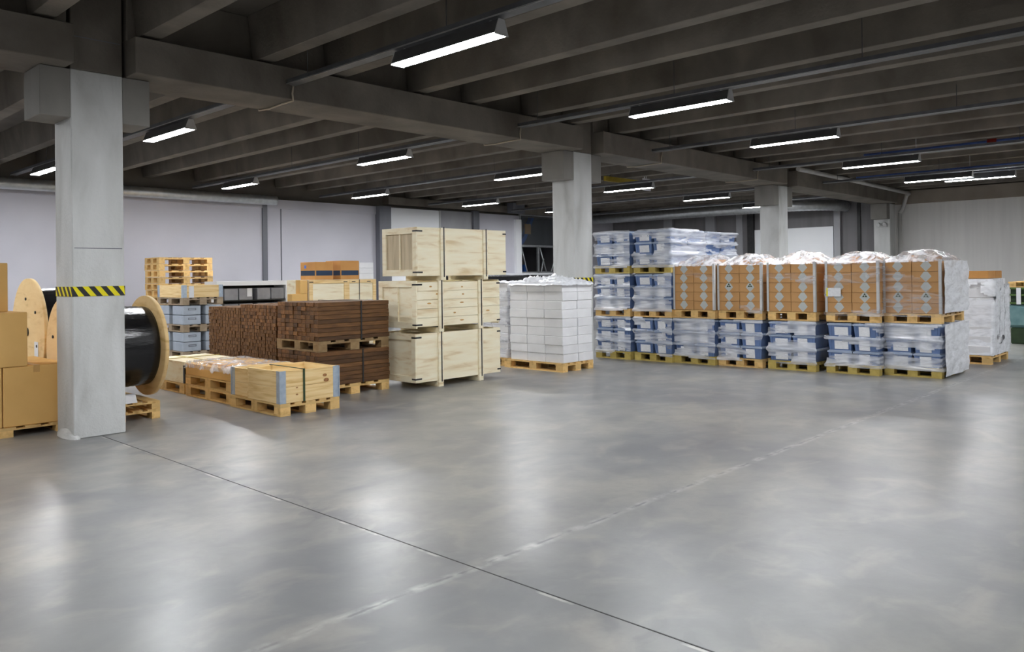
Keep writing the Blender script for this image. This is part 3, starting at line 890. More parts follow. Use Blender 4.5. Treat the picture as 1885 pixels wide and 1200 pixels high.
def reel(x0, x1, cy, cz, rf, rc, label, group='wooden cable reels'):
    t = thing('cable_reel', label, 'cable reel', (0, 0, 0), 0, group)
    for x in (x0, x1 - 0.045):
        bm = bmesh.new(); disc(bm, x, x + 0.045, cy, cz, rf)
        f = obj('flange', bm, M['reelwood'], t, bev=0)
        bm = bmesh.new()
        for k in range(6):
            a = k * math.pi / 3 + 0.4
            bmesh.ops.create_cone(bm, cap_ends=True, segments=8, radius1=0.018, radius2=0.018, depth=0.012,
                                  matrix=Matrix.Translation((x - 0.006, cy + math.cos(a) * rf * 0.62, cz + math.sin(a) * rf * 0.62)) @ Matrix.Rotation(math.pi / 2, 4, 'Y'))
        bmesh.ops.create_cone(bm, cap_ends=True, segments=16, radius1=0.05, radius2=0.05, depth=0.012,
                              matrix=Matrix.Translation((x - 0.006, cy, cz)) @ Matrix.Rotation(math.pi / 2, 4, 'Y'))
        obj('bolt', bm, M['blackmatt'], f)
    bm = bmesh.new()
    n = 26
    xs = [x0 + 0.045 + (x1 - x0 - 0.09) * i / n for i in range(n + 1)]
    tube(bm, [(x, cy, cz) for x in xs], [rc * (1.0 - 0.02 * abs(2 * i / n - 1) ** 4) + 0.006 * (i % 2) for i in range(n + 1)], 48)
    obj('wound_cable', bm, M['black'], t)
    return t
M['reelwood'] = mat_noise('reel_plywood', (0.58, 0.35, 0.11), (0.80, 0.55, 0.25), 0.6, (3, 3, 12), 6, 0.08, dist=0.8, lo=0.25, hi=0.65, c3=(0.84, 0.60, 0.29))
SK2 = dup(SK, (2.98, 9.28, 0), 0, 'lower low pallet under the black cable reel'); SK2.scale = (0.72, 1, 1.1)
q = dup(SK, (2.98, 9.28, 0.111), 0, 'upper low pallet under the black cable reel'); q.scale = (0.72, 1, 0.9)
reel(3.01, 3.95, 9.86, 0.802, 0.60, 0.475, 'large wooden reel of black cable beside the striped column')
bm = bmesh.new()
hexa(bm, ((3.2, 9.30, 0.202), (3.60, 9.30, 0.202), (3.60, 9.44, 0.202), (3.2, 9.44, 0.202)), ((3.2, 9.36, 0.29), (3.60, 9.36, 0.29), (3.60, 9.44, 0.29), (3.2, 9.44, 0.29)))
tag(obj('reel_chock', bm, M['white']), 'pale wooden chock under the large cable reel', 'chock')
q = dup(SK, (2.98, 10.56, 0), 0, 'lower pallet under the rear cable reel'); q.scale = (0.72, 1.0, 1.5)
q = dup(SK, (2.98, 10.56, 0.151), 0, 'upper pallet under the rear cable reel'); q.scale = (0.72, 1.0, 1.55)
reel(3.0, 3.75, 11.14, 0.968, 0.66, 0.53, 'wooden cable reel standing behind the cardboard boxes on the left')
bm = bmesh.new(); bx(bm, 2.994, 2.999, 10.72, 10.86, 0.62, 0.86)
tag(obj('paper_note', bm, M['white']), 'white paper note on the rear wooden reel', 'note')

# ------------------------------------------------------------------ brown timber
BL, BT, BW = 1.16, 0.057, 0.104
def board_mesh(l, t_, w_):
    bm = bmesh.new(); bx(bm, 0, l, 0, w_ - 0.004, 0, t_ - 0.003)
    return fin(bm, 'timber_board', 0.003)
ME_BOARD = board_mesh(BL, BT, BW)
ME_BOARD.materials.append(M['board'])
pallet_at(5.83, 9.06, 0, 'bottom pallet under the strapped brown boards', rz=0.0, src=pallet_proto(1.06, 1.15, 'wood', 'pallet hidden under the first rough stack of brown battens'))
_tp = [o for o in bpy.data.objects if o.get('label') == 'pallet hidden under the first rough stack of brown battens'][0]
_tp.location = (6.02, 10.45, 0)
dup(_tp, (6.02, 11.52, 0), 0, 'pallet hidden under the far rough stack of brown battens')
_tg = pallet_proto(1.06, 1.15, 'wooddark', 'x'); _tg.location = (5.83, 9.06, 0.604); _tg['label'] = ('pallet between the two bundles of strapped brown boards')
def bundle(x, y, z, layers, cols, what):
    for k in range(layers):
        for c in range(cols):
            o = link('timber_board', ME_BOARD, None, None, (x + R.uniform(-0.009, 0.009), y + c * BW + R.uniform(0, 0.002), z + k * BT))
            tag(o, 'dark brown board, %s layer from the top of the %s strapped bundle' % (ORD[layers - 1 - k], what), 'board', 'brown boards in the %s strapped bundle' % what)
bundle(5.83, 9.06, 0.147, 8, 10, 'lower')
bundle(5.83, 9.06, 0.751, 9, 10, 'upper')
bm = bmesh.new()
for x in (6.52,):
    bx(bm, x, x + 0.022, 9.052, 9.056, 0.14, 0.605); bx(bm, x, x + 0.022, 10.102, 10.106, 0.14, 0.605)
tag(obj('strap', bm, M['blackmatt']), 'black strap round the lower bundle of brown boards', 'strap')
bm = bmesh.new()
for x in (6.50,):
    bx(bm, x, x + 0.022, 9.052, 9.056, 0.74, 1.268); bx(bm, x, x + 0.022, 10.102, 10.106, 0.74, 1.268); bx(bm, x, x + 0.022, 9.052, 10.106, 1.264, 1.268)
tag(obj('strap', bm, M['blackmatt']), 'black strap round the upper bundle of brown boards', 'strap')
SQ = 0.0525
bm = bmesh.new(); bx(bm, 0, 1.1, 0, SQ - 0.003, 0, SQ - 0.003)
ME_BAT = fin(bm, 'timber_batten', 0.003); ME_BAT.materials.append(M['board'])
rest = bmesh.new()
for s, (yy, top, lab) in enumerate(((10.47, 20, 'near'), (11.54, 19, 'far'))):
    for k in range(top):
        for c in range(20):
            x, y, z = 6.02 + R.uniform(-0.007, 0.007), yy + c * SQ, 0.147 + k * SQ
            if s == 0 and k >= top - 7:
                o = link('timber_batten', ME_BAT, None, None, (x, y, z))
                tag(o, 'brown batten, %s row from the top, rough stack beside the strapped boards' % ORD[top - 1 - k], 'batten', 'battens on top of the rough timber stack')
            else:
                bx(rest, x, x + 1.1, y, y + SQ - 0.004 - R.uniform(0, 0.006), z, z + SQ - 0.004)
tag(obj('timber_battens', rest, M['boards']), 'rough brown battens stacked with their sawn ends facing left', 'battens', None, 'stuff')

# ------------------------------------------------------------------ big plywood crates
def big_crate(x0, y0, z0, w, d, h, label, planks=0, dirty=False, rz=0.0, panel_left=True):
    t = thing('plywood_crate', label, 'crate', (x0, y0, z0), rz, 'tower of plywood crates')
    bm = bmesh.new()
    bx(bm, 0.02, w - 0.02, 0.02, d - 0.02, 0.02, h - 0.02)
    if planks:
        for i in range(planks):
            q = (h - 0.04) / planks
            bx(bm, 0.0, w, 0.0, 0.02, 0.02 + i * q + 0.002, 0.02 + (i + 1) * q - 0.002)
    else:
        bx(bm, 0.0, w, 0.0, 0.02, 0.0, h)
    bx(bm, 0, w, d - 0.02, d, 0, h)
    bx(bm, w - 0.02, w, 0.02, d - 0.02, 0, h)
    obj('panel', bm, M['ply'], t, bev=0.002)
    bm = bmesh.new(); bx(bm, 0.0, 0.02, 0.021, d - 0.021, 0.002, h - 0.002)
    s = obj('side_panel', bm, M['plydirty'] if dirty else M['ply'], t)
    bm = bmesh.new()
    for a in ((0.0, 0.09), (d - 0.09, d)): bx(bm, -0.022, 0.0, a[0], a[1], 0.0, h)
    for a in ((0.0, 0.09), (h - 0.09, h)): bx(bm, -0.022, 0.0, 0.0905, d - 0.0905, a[0], a[1])
    if panel_left: bx(bm, -0.022, 0.0, d * 0.47, d * 0.47 + 0.02, 0.091, h - 0.091)
    obj('side_frame', bm, M['ply'], t, bev=0.002)
    for bxp in (0.26, 0.74):
        bm = bmesh.new()
        x = w * bxp
        bx(bm, x - 0.045, x + 0.045, -0.024, 0.0, -0.09 if z0 < 0.3 else -0.065, h)
        b = obj('batten', bm, M['ply'], t, bev=0.002)
        bm = bmesh.new(); bx(bm, x + 0.002, x + 0.02, -0.028, -0.024, -0.02, h + 0.012)
        obj('steel_strap', bm, M['blackmatt'], b)
    for z in (0.04, h - 0.065):
        bm = bmesh.new(); bx(bm, -0.026, 0.09, -0.004, -0.0005, z, z + 0.022); bx(bm, -0.026, -0.0225, -0.004, 0.08, z, z + 0.022)
        obj('corner_clip', bm, M['blackmatt'], t)
        bm = bmesh.new(); bx(bm, w - 0.07, w + 0.004, -0.004, -0.0005, z, z + 0.022)
        obj('corner_clip', bm, M['blackmatt'], t)
    for f in (0.26, 0.74):
        bm = bmesh.new()
        bx(bm, w * f - 0.05, w * f + 0.05, 0.0, d, -0.09 if z0 < 0.3 else (-0.073 if z0 < 1 else -0.07), -0.001)
        obj('skid', bm, M['ply'], t)
    if planks:
        bm = bmesh.new()
        for i in range(planks):
            for x in (0.33, 0.82, 1.30):
                zc = 0.02 + (i + 0.5) * (h - 0.04) / planks + R.uniform(-0.02, 0.02)
                bmesh.ops.create_cone(bm, cap_ends=True, segments=12, radius1=0.016, radius2=0.016, depth=0.002,
                                      matrix=Matrix.Translation((x + R.uniform(-0.12, 0.12), -0.001, zc)) @ Matrix.Rotation(math.pi / 2, 4, 'X') @ Matrix.Diagonal((R.uniform(1.2, 2.6), 0.7, 1, 1)))
        obj('knot', bm, M['tape'], t)
    return t
big_crate(7.16, 8.66, 0.092, 1.68, 0.84, 0.69, 'lowest plywood crate of the tower, standing on the floor', panel_left=False)
big_crate(7.18, 8.66, 0.855, 1.66, 0.86, 0.675, 'middle planked and knotty crate of the plywood tower', planks=5)
big_crate(7.18, 8.64, 1.60, 1.79, 0.78, 0.69, 'top plywood crate with a dusty grey side', dirty=True)

# ------------------------------------------------------------------ white boxes on pallets before the second column
def white_box_mesh(w, d, h):
    bm = bmesh.new(); bx(bm, -w / 2, w / 2, -d / 2, d / 2, 0, h)
    me = fin(bm, 'white_box', 0.006)
    me.materials.append(M['white'])
    return me
ME_WB = white_box_mesh(0.385, 0.39, 0.143)
def white_load(x, y, nx, ny, nl, jit, what, z0=0.146, hh=0.1455):
    for k in range(nl):
        lx, ly = R.uniform(-jit, jit), R.uniform(-jit, jit)
        for i in range(nx):
            for j in range(ny):
                o = link('white_box', ME_WB, None, None, (x + 0.2 + i * 0.395 + lx + R.uniform(-.004, .004), y + 0.2 + j * 0.395 + ly + R.uniform(-.004, .004), z0 + k * hh), R.uniform(-0.006, 0.006))
                side = 'front edge' if i == 0 else 'far edge'
                tag(o, 'white box, %s layer from the top of the %s, %s, %s in' % (ORD[nl - 1 - k], what, side, ORD[j]), 'box', 'boxes of the ' + what)
pallet_at(9.90, 8.28, 0, 'clean pine pallet under the white boxes beside the second striped column')
white_load(9.91, 8.29, 2, 3, 9, 0.012, 'white pallet load')
bm = sheet(9.86, 10.72, 8.24, 9.5, 1.455, 0.11, 5, drape=0.05, nx=30, ny=40, tent=0.045, freq=4)
tag(obj('plastic_sheet', bm, M['filmwhite']), 'crumpled white film over the white boxes beside the second column', 'plastic film')
pallet_at(10.0, 9.62, 0, 'pallet under the rear white boxes between crates and column')
white_load(10.02, 9.63, 2, 3, 9, 0.012, 'rear white load')
bm = wrap_bands(10.02, 10.81, 9.64, 10.80, 0.15, 1.46, 9, cover=0.5, off=0.03)
tag(obj('stretch_film', bm, M['filmmilk']), 'milky stretch film round the rear white boxes', 'stretch film')
bm = sheet(10.0, 10.82, 9.62, 10.82, 1.46, 0.05, 8, nx=20, ny=26)
tag(obj('plastic_sheet', bm, M['filmwhite']), 'white film sheet on top of the rear white boxes', 'plastic film')
# black load behind
bm = bmesh.new(); bx(bm, 12.0, 14.9, 12.9, 14.0, 0, 1.58)
bmesh.ops.subdivide_edges(bm, edges=list(bm.edges), cuts=7, use_grid_fill=True)
for v in bm.verts:
    if v.co.z > 0.05: v.co += noise.noise_vector(v.co * 2.2) * 0.04
tag(obj('wrapped_load', bm, M['black']), 'long load wrapped in black film below the window', 'wrapped load')

# ------------------------------------------------------------------ right: wrapped pallet loads
# blue totes
def tote_proto():
    t = thing('tote', '', 'crate', (0, 0, 0))
    w, d, h = 0.385, 0.575, 0.212       # w along y, d along x (front = -x)
    def ring(ins, z): return [(-d / 2 + ins, -w / 2 + ins, z), (d / 2 - ins, -w / 2 + ins, z), (d / 2 - ins, w / 2 - ins, z), (-d / 2 + ins, w / 2 - ins, z)]
    bm = bmesh.new()
    hexa(bm, ring(0.03, 0), ring(0.012, h - 0.04))
    for f in (-0.22, -0.07, 0.07, 0.22):
        hexa(bm, [(-d / 2 + 0.022, f * w * 2 * 0.8 - 0.006, 0.01), (-d / 2 + 0.04, f * w * 2 * 0.8 - 0.006, 0.01), (-d / 2 + 0.04, f * w * 2 * 0.8 + 0.006, 0.01), (-d / 2 + 0.022, f * w * 2 * 0.8 + 0.006, 0.01)],
             [(-d / 2 + 0.004, f * w * 2 * 0.8 - 0.006, h - 0.045), (-d / 2 + 0.03, f * w * 2 * 0.8 - 0.006, h - 0.045), (-d / 2 + 0.03, f * w * 2 * 0.8 + 0.006, h - 0.045), (-d / 2 + 0.004, f * w * 2 * 0.8 + 0.006, h - 0.045)])
    obj('body', bm, M['tote'], t)
    bm = bmesh.new(); hexa(bm, ring(-0.0, h - 0.04), ring(-0.0, h - 0.012)); hexa(bm, ring(0.015, h - 0.012), ring(0.02, h))
    obj('lid', bm, M['totelid'], t, bev=0.004)
    return t
def add_label(t, y, z, w, h):
    bm = bmesh.new()
    d = 0.575
    sl = 0.018 / 0.172
    x = lambda zz: -d / 2 + 0.03 - sl * zz - 0.0095
    hexa(bm, [(x(z), y, z), (x(z) + 0.002, y, z), (x(z) + 0.002, y + w, z), (x(z), y + w, z)], [(x(z + h), y, z + h), (x(z + h) + 0.002, y, z + h), (x(z + h) + 0.002, y + w, z + h), (x(z + h), y + w, z + h)])
    return obj('label', bm, M['label'], t)
TA = tote_proto(); add_label(TA, -0.13, 0.02, 0.21, 0.13)
TB = tote_proto(); add_label(TB, -0.06, 0.012, 0.16, 0.15)
for o in (TA, TB): o['label'] = ''
used_t = {TA: False, TB: False}
def place_tote(src, loc, label, group, rz=0.0):
    if not used_t[src]:
        used_t[src] = True
        src.location = loc; src.rotation_euler = (0, 0, rz); src['label'] = label; src['group'] = group
        return src
    return dup(src, loc, rz, label, group)
TH = 0.2125
ROWN = ['top', 'middle', 'bottom']
def tote_load(x, y, z, what, deep=2, rz=0.0):
    """front-left-bottom corner (x, y), 1.2 along x, 0.8 along y"""
    for k in range(3):
        for j in range(2):
            for i in range(deep):
                a, b = 0.295 + i * 0.61, 0.2 + j * 0.395
                px_ = x + a * math.cos(rz) - b * math.sin(rz); py_ = y + a * math.sin(rz) + b * math.cos(rz)
                place_tote(TA if j else TB, (px_, py_, z + k * TH),
                           'blue tote, %s row, %s, %s' % (ROWN[2 - k], ('left' if j else 'right') + (' front' if i == 0 else ' rear'), what),
                           'totes: ' + what, rz)
# brown cartons
bm = bmesh.new(); bx(bm, -0.195, 0.195, -0.193, 0.193, -0.077, 0.077)
ME_CT = fin(bm, 'carton', 0.003); ME_CT.materials.append(M['carton'])
def carton_load(x, y, z, what, seed, rz=0.0):
    for k in range(5):
        for j in range(2):
            for i in range(3):
                a, b = 0.2 + i * 0.4, 0.2 + j * 0.392
                px_ = x + a * math.cos(rz) - b * math.sin(rz); py_ = y + a * math.sin(rz) + b * math.cos(rz)
                o = link('carton', ME_CT, None, None, (px_ + R.uniform(-.004, .004), py_ + R.uniform(-.003, .003), z + 0.079 + k * 0.1565), rz)
                tag(o, 'brown carton, %s layer from the top, %s %s, %s' % (ORD[4 - k], 'left' if j else 'right', ['front', 'middle', 'back'][i], what), 'carton', 'cartons: ' + what)
    for (a, b) in ((0.62, 0.38),):
        px_ = x + a * math.cos(rz) - b * math.sin(rz); py_ = y + a * math.sin(rz) + b * math.cos(rz)
        o = link('carton', ME_CT, None, None, (px_, py_, z + 0.079 + 5 * 0.1565), rz + 0.05)
        o.scale.z = 0.62; o.location.z -= 0.029
        tag(o, 'single carton lying on top under the film, %s' % what, 'carton', 'loose cartons on top of the loads')
    # corner protectors
    for (a, b, s, lr) in ((-0.012, -0.012, 1, 'right'), (-0.012, 0.80, -1, 'left')):
        bm = bmesh.new()
        y0_, y1_ = sorted((0, s * 0.036)); bx(bm, 0, 0.004, y0_, y1_, 0, 0.80)
        y0_, y1_ = sorted((0, s * 0.004)); bx(bm, 0.004, 0.05, y0_, y1_, 0, 0.80)
        px_ = x + a * math.cos(rz) - b * math.sin(rz); py_ = y + a * math.sin(rz) + b * math.cos(rz)
        tag(obj('corner_protector', bm, M['lampend'], None, (px_, py_, z + 0.002), rz), 'pale corner strip on the %s front edge, %s' % (lr, what), 'corner strip', 'corner strips of the carton loads')

# front row: seven stands from the second column to the right
ROW = [(12.14, 8.52), (12.18, 7.66), (12.26, 6.86), (12.35, 6.04), (12.41, 5.17), (12.50, 4.24), (12.72, 3.44)]
NM = ['wrapped load next to the second column', 'second wrapped load from the column', 'third wrapped load from the column', 'fourth wrapped load from the column',
      'fifth wrapped load from the column', 'sixth wrapped load from the column', 'last wrapped load at the right end']
PY = pallet_proto(0.8, 1.2, 'wood', '')
PYL = pallet_proto(0.8, 1.2, 'woodyellow', '')
yel = []
def pal_x(x, y, z, label, first=[True]):
    """EUR pallet with its long side along x"""
    if 'floor pallet' in label and 'fourth' not in label or 'third-tier' in label:
        if not yel:
            yel.append(1); PYL.location = (x, y, z); PYL['label'] = label
            return PYL
        return dup(PYL, (x, y, z), 0, label)
    if first[0]:
        first[0] = False
        PY.location = (x, y, z); PY['label'] = label
        return PY
    return dup(PY, (x, y, z), 0, label)
def tote_bulge(z0):
    def f(z):
        q = ((z - z0) % TH) / TH
        return 0.030 * (max(0, math.cos((q - 0.88) * 2 * math.pi)) ** 1.5) - 0.012
    return f
seed = 20
for i, (x, y) in enumerate(ROW):
    last = i == 6
    pal_x(x, y, 0, 'floor pallet below the totes of the ' + NM[i])
    tote_load(x, y, 0.146, 'bottom tier of ' + NM[i])
    seed += 1
    bm = wrap_bands(x + 0.005, x + 1.2, y + 0.005, y + 0.79, 0.10, 0.80, seed, cover=0.64 if last else 0.58, off=0.014, amp=0.006, fz=6.5, sides='xyX' if i == 6 else ('xy' if i == 5 else 'x'), bulge=tote_bulge(0.146))
    tag(obj('stretch_film', bm, M['filmmilk']), 'stretch film round the bottom totes of the ' + NM[i], 'stretch film', 'stretch film on the tote loads')
    z2 = 0.80
    pal_x(x + (0.02 if i > 1 else 0), y, z2, 'upper pallet on the totes of the ' + NM[i])
    if i < 2:
        tote_load(x, y, z2 + 0.146, 'middle tier of ' + NM[i])
        seed += 1
        bm = wrap_bands(x + 0.005, x + 1.2, y + 0.005, y + 0.79, z2 + 0.10, z2 + 0.80, seed, cover=0.6, off=0.014, fz=6.5, sides='x', bulge=tote_bulge(z2 + 0.146))
        tag(obj('stretch_film', bm, M['filmmilk']), 'stretch film round the middle totes of the ' + NM[i], 'stretch film', 'stretch film on the tote loads')
        z3 = 1.60
        pal_x(x, y, z3, 'third-tier pallet of the ' + NM[i])
        tote_load(x, y, z3 + 0.146, 'top tier of ' + NM[i])
        seed += 1
        bm = wrap_bands(x + 0.005, x + 1.2, y + 0.005, y + 0.79, z3 + 0.10, z3 + 0.80, seed, cover=0.62, off=0.014, fz=6.5, sides='x' if i == 0 else 'xy', bulge=tote_bulge(z3 + 0.146))
        tag(obj('stretch_film', bm, M['filmmilk']), 'stretch film round the top totes of the ' + NM[i], 'stretch film', 'stretch film on the tote loads')
    else:
        carton_load(x, y, z2 + 0.146, NM[i], i)
        seed += 1
        bm = wrap_bands(x, x + 1.2, y, y + 0.79, z2 + 0.10, z2 + 0.94, seed, cover=0.50 if i >= 5 else 0.34, off=0.018, fz=5, sides='xyX' if last else ('xy' if i == 5 else 'x'), ds=0.04)
        tag(obj('stretch_film', bm, M['film']), 'clear stretch film round the cartons of the ' + NM[i], 'stretch film', 'stretch film on the carton loads')
        bm = sheet(x - 0.015, x + 1.21, y - 0.015, y + 0.81, z2 + 0.935, 0.045, seed, nx=34, ny=26, tent=0.155, drape=0.03, freq=2.6)
        tag(obj('plastic_sheet', bm, M['filmbrown']), 'crinkled clear film tented over the cartons of the ' + NM[i], 'plastic film', 'film tops of the carton loads')
# side film of the end load, opaque white to copy overexposed lamp light
for z0_, z1_, what, o_ in ((0.03, 0.80, 'lower', 0.05), (0.96, 1.735, 'upper', 0.05)):
    bm = wrap_bands(12.76, 13.92, 3.44, 4.23, z0_, z1_, 77 + z0_, cover=1.2, off=o_, amp=0.018, sides='y', ds=0.04)
    tag(obj('whitened_side_film', bm, M['filmwhite']), 'film whitened to copy lamp glare, %s right side of the end load' % what, 'plastic film')
# shipping labels
for (x, y, z, w_, h_, lab) in ((12.475, 4.79, 1.20, 0.20, 0.13, 'white shipping label on the cartons of the sixth load'), ):
    t = thing('shipping_label', lab, 'label', (x, y, z))
    bm = bmesh.new(); bx(bm, -0.003, 0, 0, w_, 0, h_); obj('paper', bm, M['label'], t)
    bm = bmesh.new(); bx(bm, -0.0035, 0.0, w_, w_ + 0.025, 0, h_); obj('yellow_edge', bm, M['yellow'], t)
# dark recycling marks printed on cartons
for j, (i, kk, side) in enumerate(((5, 1, 0), (6, 1, 0), (6, 1, 1), (3, 2, 1), (3, 2, 0))):
    x, y = ROW[i]
    bm = bmesh.new()
    for a in range(3):
        an = math.pi / 2 + a * 2 * math.pi / 3
        cy_, cz_ = 0.024 * math.cos(an), 0.022 * math.sin(an)
        tri = [(cy_ + 0.022 * math.cos(an + b), cz_ + 0.022 * math.sin(an + b)) for b in (0, 2.2, -2.2)]
        va = [bm.verts.new((-0.002, p, q_)) for p, q_ in tri]; vb = [bm.verts.new((0.0, p, q_)) for p, q_ in tri]
        bm.faces.new(va); bm.faces.new(list(reversed(vb)))
        for c in range(3): bm.faces.new((va[c], va[(c + 1) % 3], vb[(c + 1) % 3], vb[c]))
    tgt = [o for o in bpy.data.objects if o.name.startswith('carton') and o.get('label', '').startswith('brown carton, %s layer from the top, %s front, %s' % (ORD[4 - kk], 'left' if side else 'right', NM[i]))][0]
    obj('printed_mark', bm, M['greendark'], tgt, (-0.1952, 0, 0.03))

# second row behind, third tier shows
for (x, y, what) in ((13.52, 7.72, 'second row behind the second load'),):
    for kz, tn in ((0, 'bottom'), (0.80, 'middle'), (1.60, 'top')):
        pal_x(x, y, kz, '%s pallet of the %s' % (tn, what))
        tote_load(x, y, kz + 0.146, '%s tier, %s' % (tn, what))
    bm = wrap_bands(x + 0.005, x + 1.2, y + 0.005, y + 0.79, 1.70, 2.38, 61, cover=0.66, off=0.014, fz=6.5, sides='xyX', bulge=tote_bulge(1.746))
    tag(obj('stretch_film', bm, M['filmmilk']), 'stretch film round the top totes of the rear load', 'stretch film', 'stretch film on the tote loads')

# far right white load
pal_x(15.06, 3.32, 0, 'dark pallet below the wrapped white boxes on the far right')
FW = 8
ME_WB2 = white_box_mesh(0.40, 0.385, 0.158)
for k in range(FW):
    sh = 0.03 * k
    for i in range(3):
        for j in range(2):
            o = link('white_box', ME_WB2, None, None, (15.27 + i * (0.405 - 0.018 * k) + sh, 3.53 + j * 0.39 + R.uniform(-.006, .006), 0.146 + k * 0.161), 0)
            o.scale.x = (0.405 - 0.018 * k) / 0.405
            tag(o, 'white box, %s layer from the top, %s %s, wrapped load on the far right' % (ORD[FW - 1 - k], ['left', 'middle', 'right'][i], 'front' if j == 0 else 'back'), 'box', 'boxes of the far right load')
bm = wrap_bands(15.07, 16.30, 3.33, 4.11, 0.15, 1.42, 88, cover=0.62, off=0.03, amp=0.012, fz=4)
for v in bm.verts: v.co.x += v.co.z * (0.19 if v.co.x < 15.5 else (-0.02 if v.co.x > 15.9 else 0.08))
tag(obj('stretch_film', bm, M['filmwhite']), 'white stretch film round the boxes on the far right', 'stretch film')
for i, (x0_, x1_, y0_, y1_) in enumerate(((15.40, 15.9, 3.42, 4.0), (15.91, 16.35, 3.42, 4.0))):
    bm = bmesh.new(); bx(bm, x0_, x1_, y0_, y1_, 1.437, 1.565)
    tag(obj('cardboard_box', bm, M['cardorange'], bev=0.004), ['flat orange-brown carton on the far right white load, left one', 'flat orange-brown carton on the far right white load, right one'][i], 'box', 'cartons on the far right load')

# green stillages cut by the right edge
for i, (dx, lab) in enumerate(((0.0, 'green steel stillage stack cut by the right edge'),)):
    t = thing('stillage', lab, 'stillage', (19.6, 2.75, 0))
    bm = bmesh.new(); bx(bm, 0, 1.2, 0, 1.2, 0.0, 0.34); obj('base_crate', bm, M['greendark'], t, bev=0.02)
    bm = bmesh.new(); bx(bm, -0.02, 1.22, -0.02, 1.28, 0.345, 0.83); obj('bin', bm, M['teal'], t, bev=0.06)
    bm = bmesh.new()
    for z in (0.85, 1.02, 1.16): bx(bm, -0.02, 1.22, -0.02, 1.26, z, z + 0.035)
    obj('rail', bm, M['greenpaint'], t)
    bm = bmesh.new(); bx(bm, 0.05, 1.15, 0.05, 1.2, 0.83, 1.16); obj('inner_box', bm, M['greendark'], t)
    for y in (0.1, 0.55, 1.0):
        bm = bmesh.new(); bx(bm, -0.03, 0.0, y, y + 0.08, 0.84, 1.19); obj('post', bm, M['white'], t)
q = dup(SK, (19.6, 2.78, 1.20), 0, 'weathered pallet lying on the green stillages at the right edge'); q.scale = (1, 1, 1.2)

# ------------------------------------------------------------------ back left: pallets, drawers, rack, crates
PS = pallet_proto(0.8, 1.25, 'wood', '', detail=False)
for k in range(14):
    lab = 'empty pallet, %s from the top of the tall stack by the back wall' % ORD[13 - k]
    if k == 0:
        PS.location = (7.52, 18.1, 0); PS['label'] = lab; PS['group'] = 'tall stack of empty pallets'
    else:
        dup(PS, (7.52 + R.uniform(-.02, .02), 18.1 + R.uniform(-.02, .02), k * 0.15), 0, lab, 'tall stack of empty pallets')
# stack of grey boxes between pallets
DX, DY = 6.94, 15.62
PG = pallet_proto(1.2, 0.84, 'woodgrey', 'lowest pallet under the grey plastic boxes'); PG.location = (DX, DY, 0)
dup(PG, (DX, DY, 0.535), 0, 'middle pallet between the layers of grey plastic boxes')
dup(PG, (DX, DY, 1.075), 0, 'upper pallet below the small crate on the grey boxes')
gb = thing('storage_box', '', 'box', (0, 0, 0))
bm = bmesh.new(); bx(bm, 0, 0.36, 0, 0.5, 0, 0.183); obj('body', bm, M['greybox'], gb, bev=0.008)
bm = bmesh.new()
bx(bm, 0.10, 0.26, -0.006, 0.0, 0.125, 0.135); bx(bm, 0.10, 0.26, -0.006, 0.0, 0.095, 0.105); bx(bm, 0.10, 0.11, -0.006, 0.0, 0.105, 0.125); bx(bm, 0.25, 0.26, -0.006, 0.0, 0.105, 0.125)
obj('handle', bm, M['darksteel'], gb)
first = True
for tz, tn in ((0.146, 'lower'), (0.681, 'upper')):
    for k in range(2):
        for i in range(2):
            for j in range(2):
                lab = 'grey plastic box, %s pallet, %s layer, %s %s' % (tn, 'bottom' if k == 0 else 'top', 'left' if i == 0 else 'right', 'front' if j == 0 else 'rear')
                loc = (DX + 0.01 + i * 0.46, DY + 0.01 + j * 0.66, tz + k * 0.193)
                if first:
                    first = False
                    gb.location = loc; gb['label'] = lab; gb['group'] = 'grey plastic boxes'
                else:
                    dup(gb, loc, 0, lab, 'grey plastic boxes')
cr4 = thing('pallet_crate', 'small pine crate topping the stack of grey plastic boxes', 'crate', (DX + 0.01, DY + 0.01, 1.221))
collar(cr4, 0.82, 1.18, 0, 0.25, boards=1)
bm = bmesh.new(); bx(bm, 0.03, 0.79, 0.03, 1.15, 0.0, 0.2); obj('lid', bm, M['ply'], cr4)
bm = bmesh.new(); bx(bm, 0.12, 0.22, -0.004, -0.001, 0.0, 0.23); obj('paper_sheet', bm, M['white'], cr4)

# white framed rack
rk = thing('storage_rack', 'white framed rack with grey trays in front of the back wall', 'rack', (8.42, 17.2, 0))
bm = bmesh.new(); bx(bm, 0, 1.84, 0, 0.6, 1.43, 1.53); obj('top_panel', bm, M['whitepanel'], rk)
for x in (0.0, 1.75):
    bm = bmesh.new(); bx(bm, x, x + 0.09, 0, 0.6, 0, 1.43); obj('side_post', bm, M['whitepanel'], rk)
bm = bmesh.new(); bx(bm, 0.09, 1.75, 0.57, 0.6, 0, 1.43); obj('back_panel', bm, M['blackmatt'], rk)
bm = bmesh.new()
for z in (0.02, 0.36, 0.72, 1.07): bx(bm, 0.09, 1.75, 0.02, 0.57, z, z + 0.02)
obj('shelf', bm, M['blackmatt'], rk)
bm = bmesh.new(); bx(bm, 0, 0.34, 0, 0.5, 0, 0.27); ME_TR = fin(bm, 'tray', 0.01); ME_TR.materials.append(M['greyshelf'])
for k, z in enumerate((0.041, 0.381, 0.741, 1.091)):
    for i, x in enumerate((0.20, 0.56, 1.02, 1.38)):
        o = link('storage_tray', ME_TR, None, None, (8.42 + x, 17.24, z))
        tag(o, 'grey tray on the %s shelf of the white rack, %s from the left' % (ORD[3 - k], ORD[i]), 'tray', 'trays in the white rack')
bm = bmesh.new(); bx(bm, 9.17, 9.29, 17.225, 17.232, 1.17, 1.36)
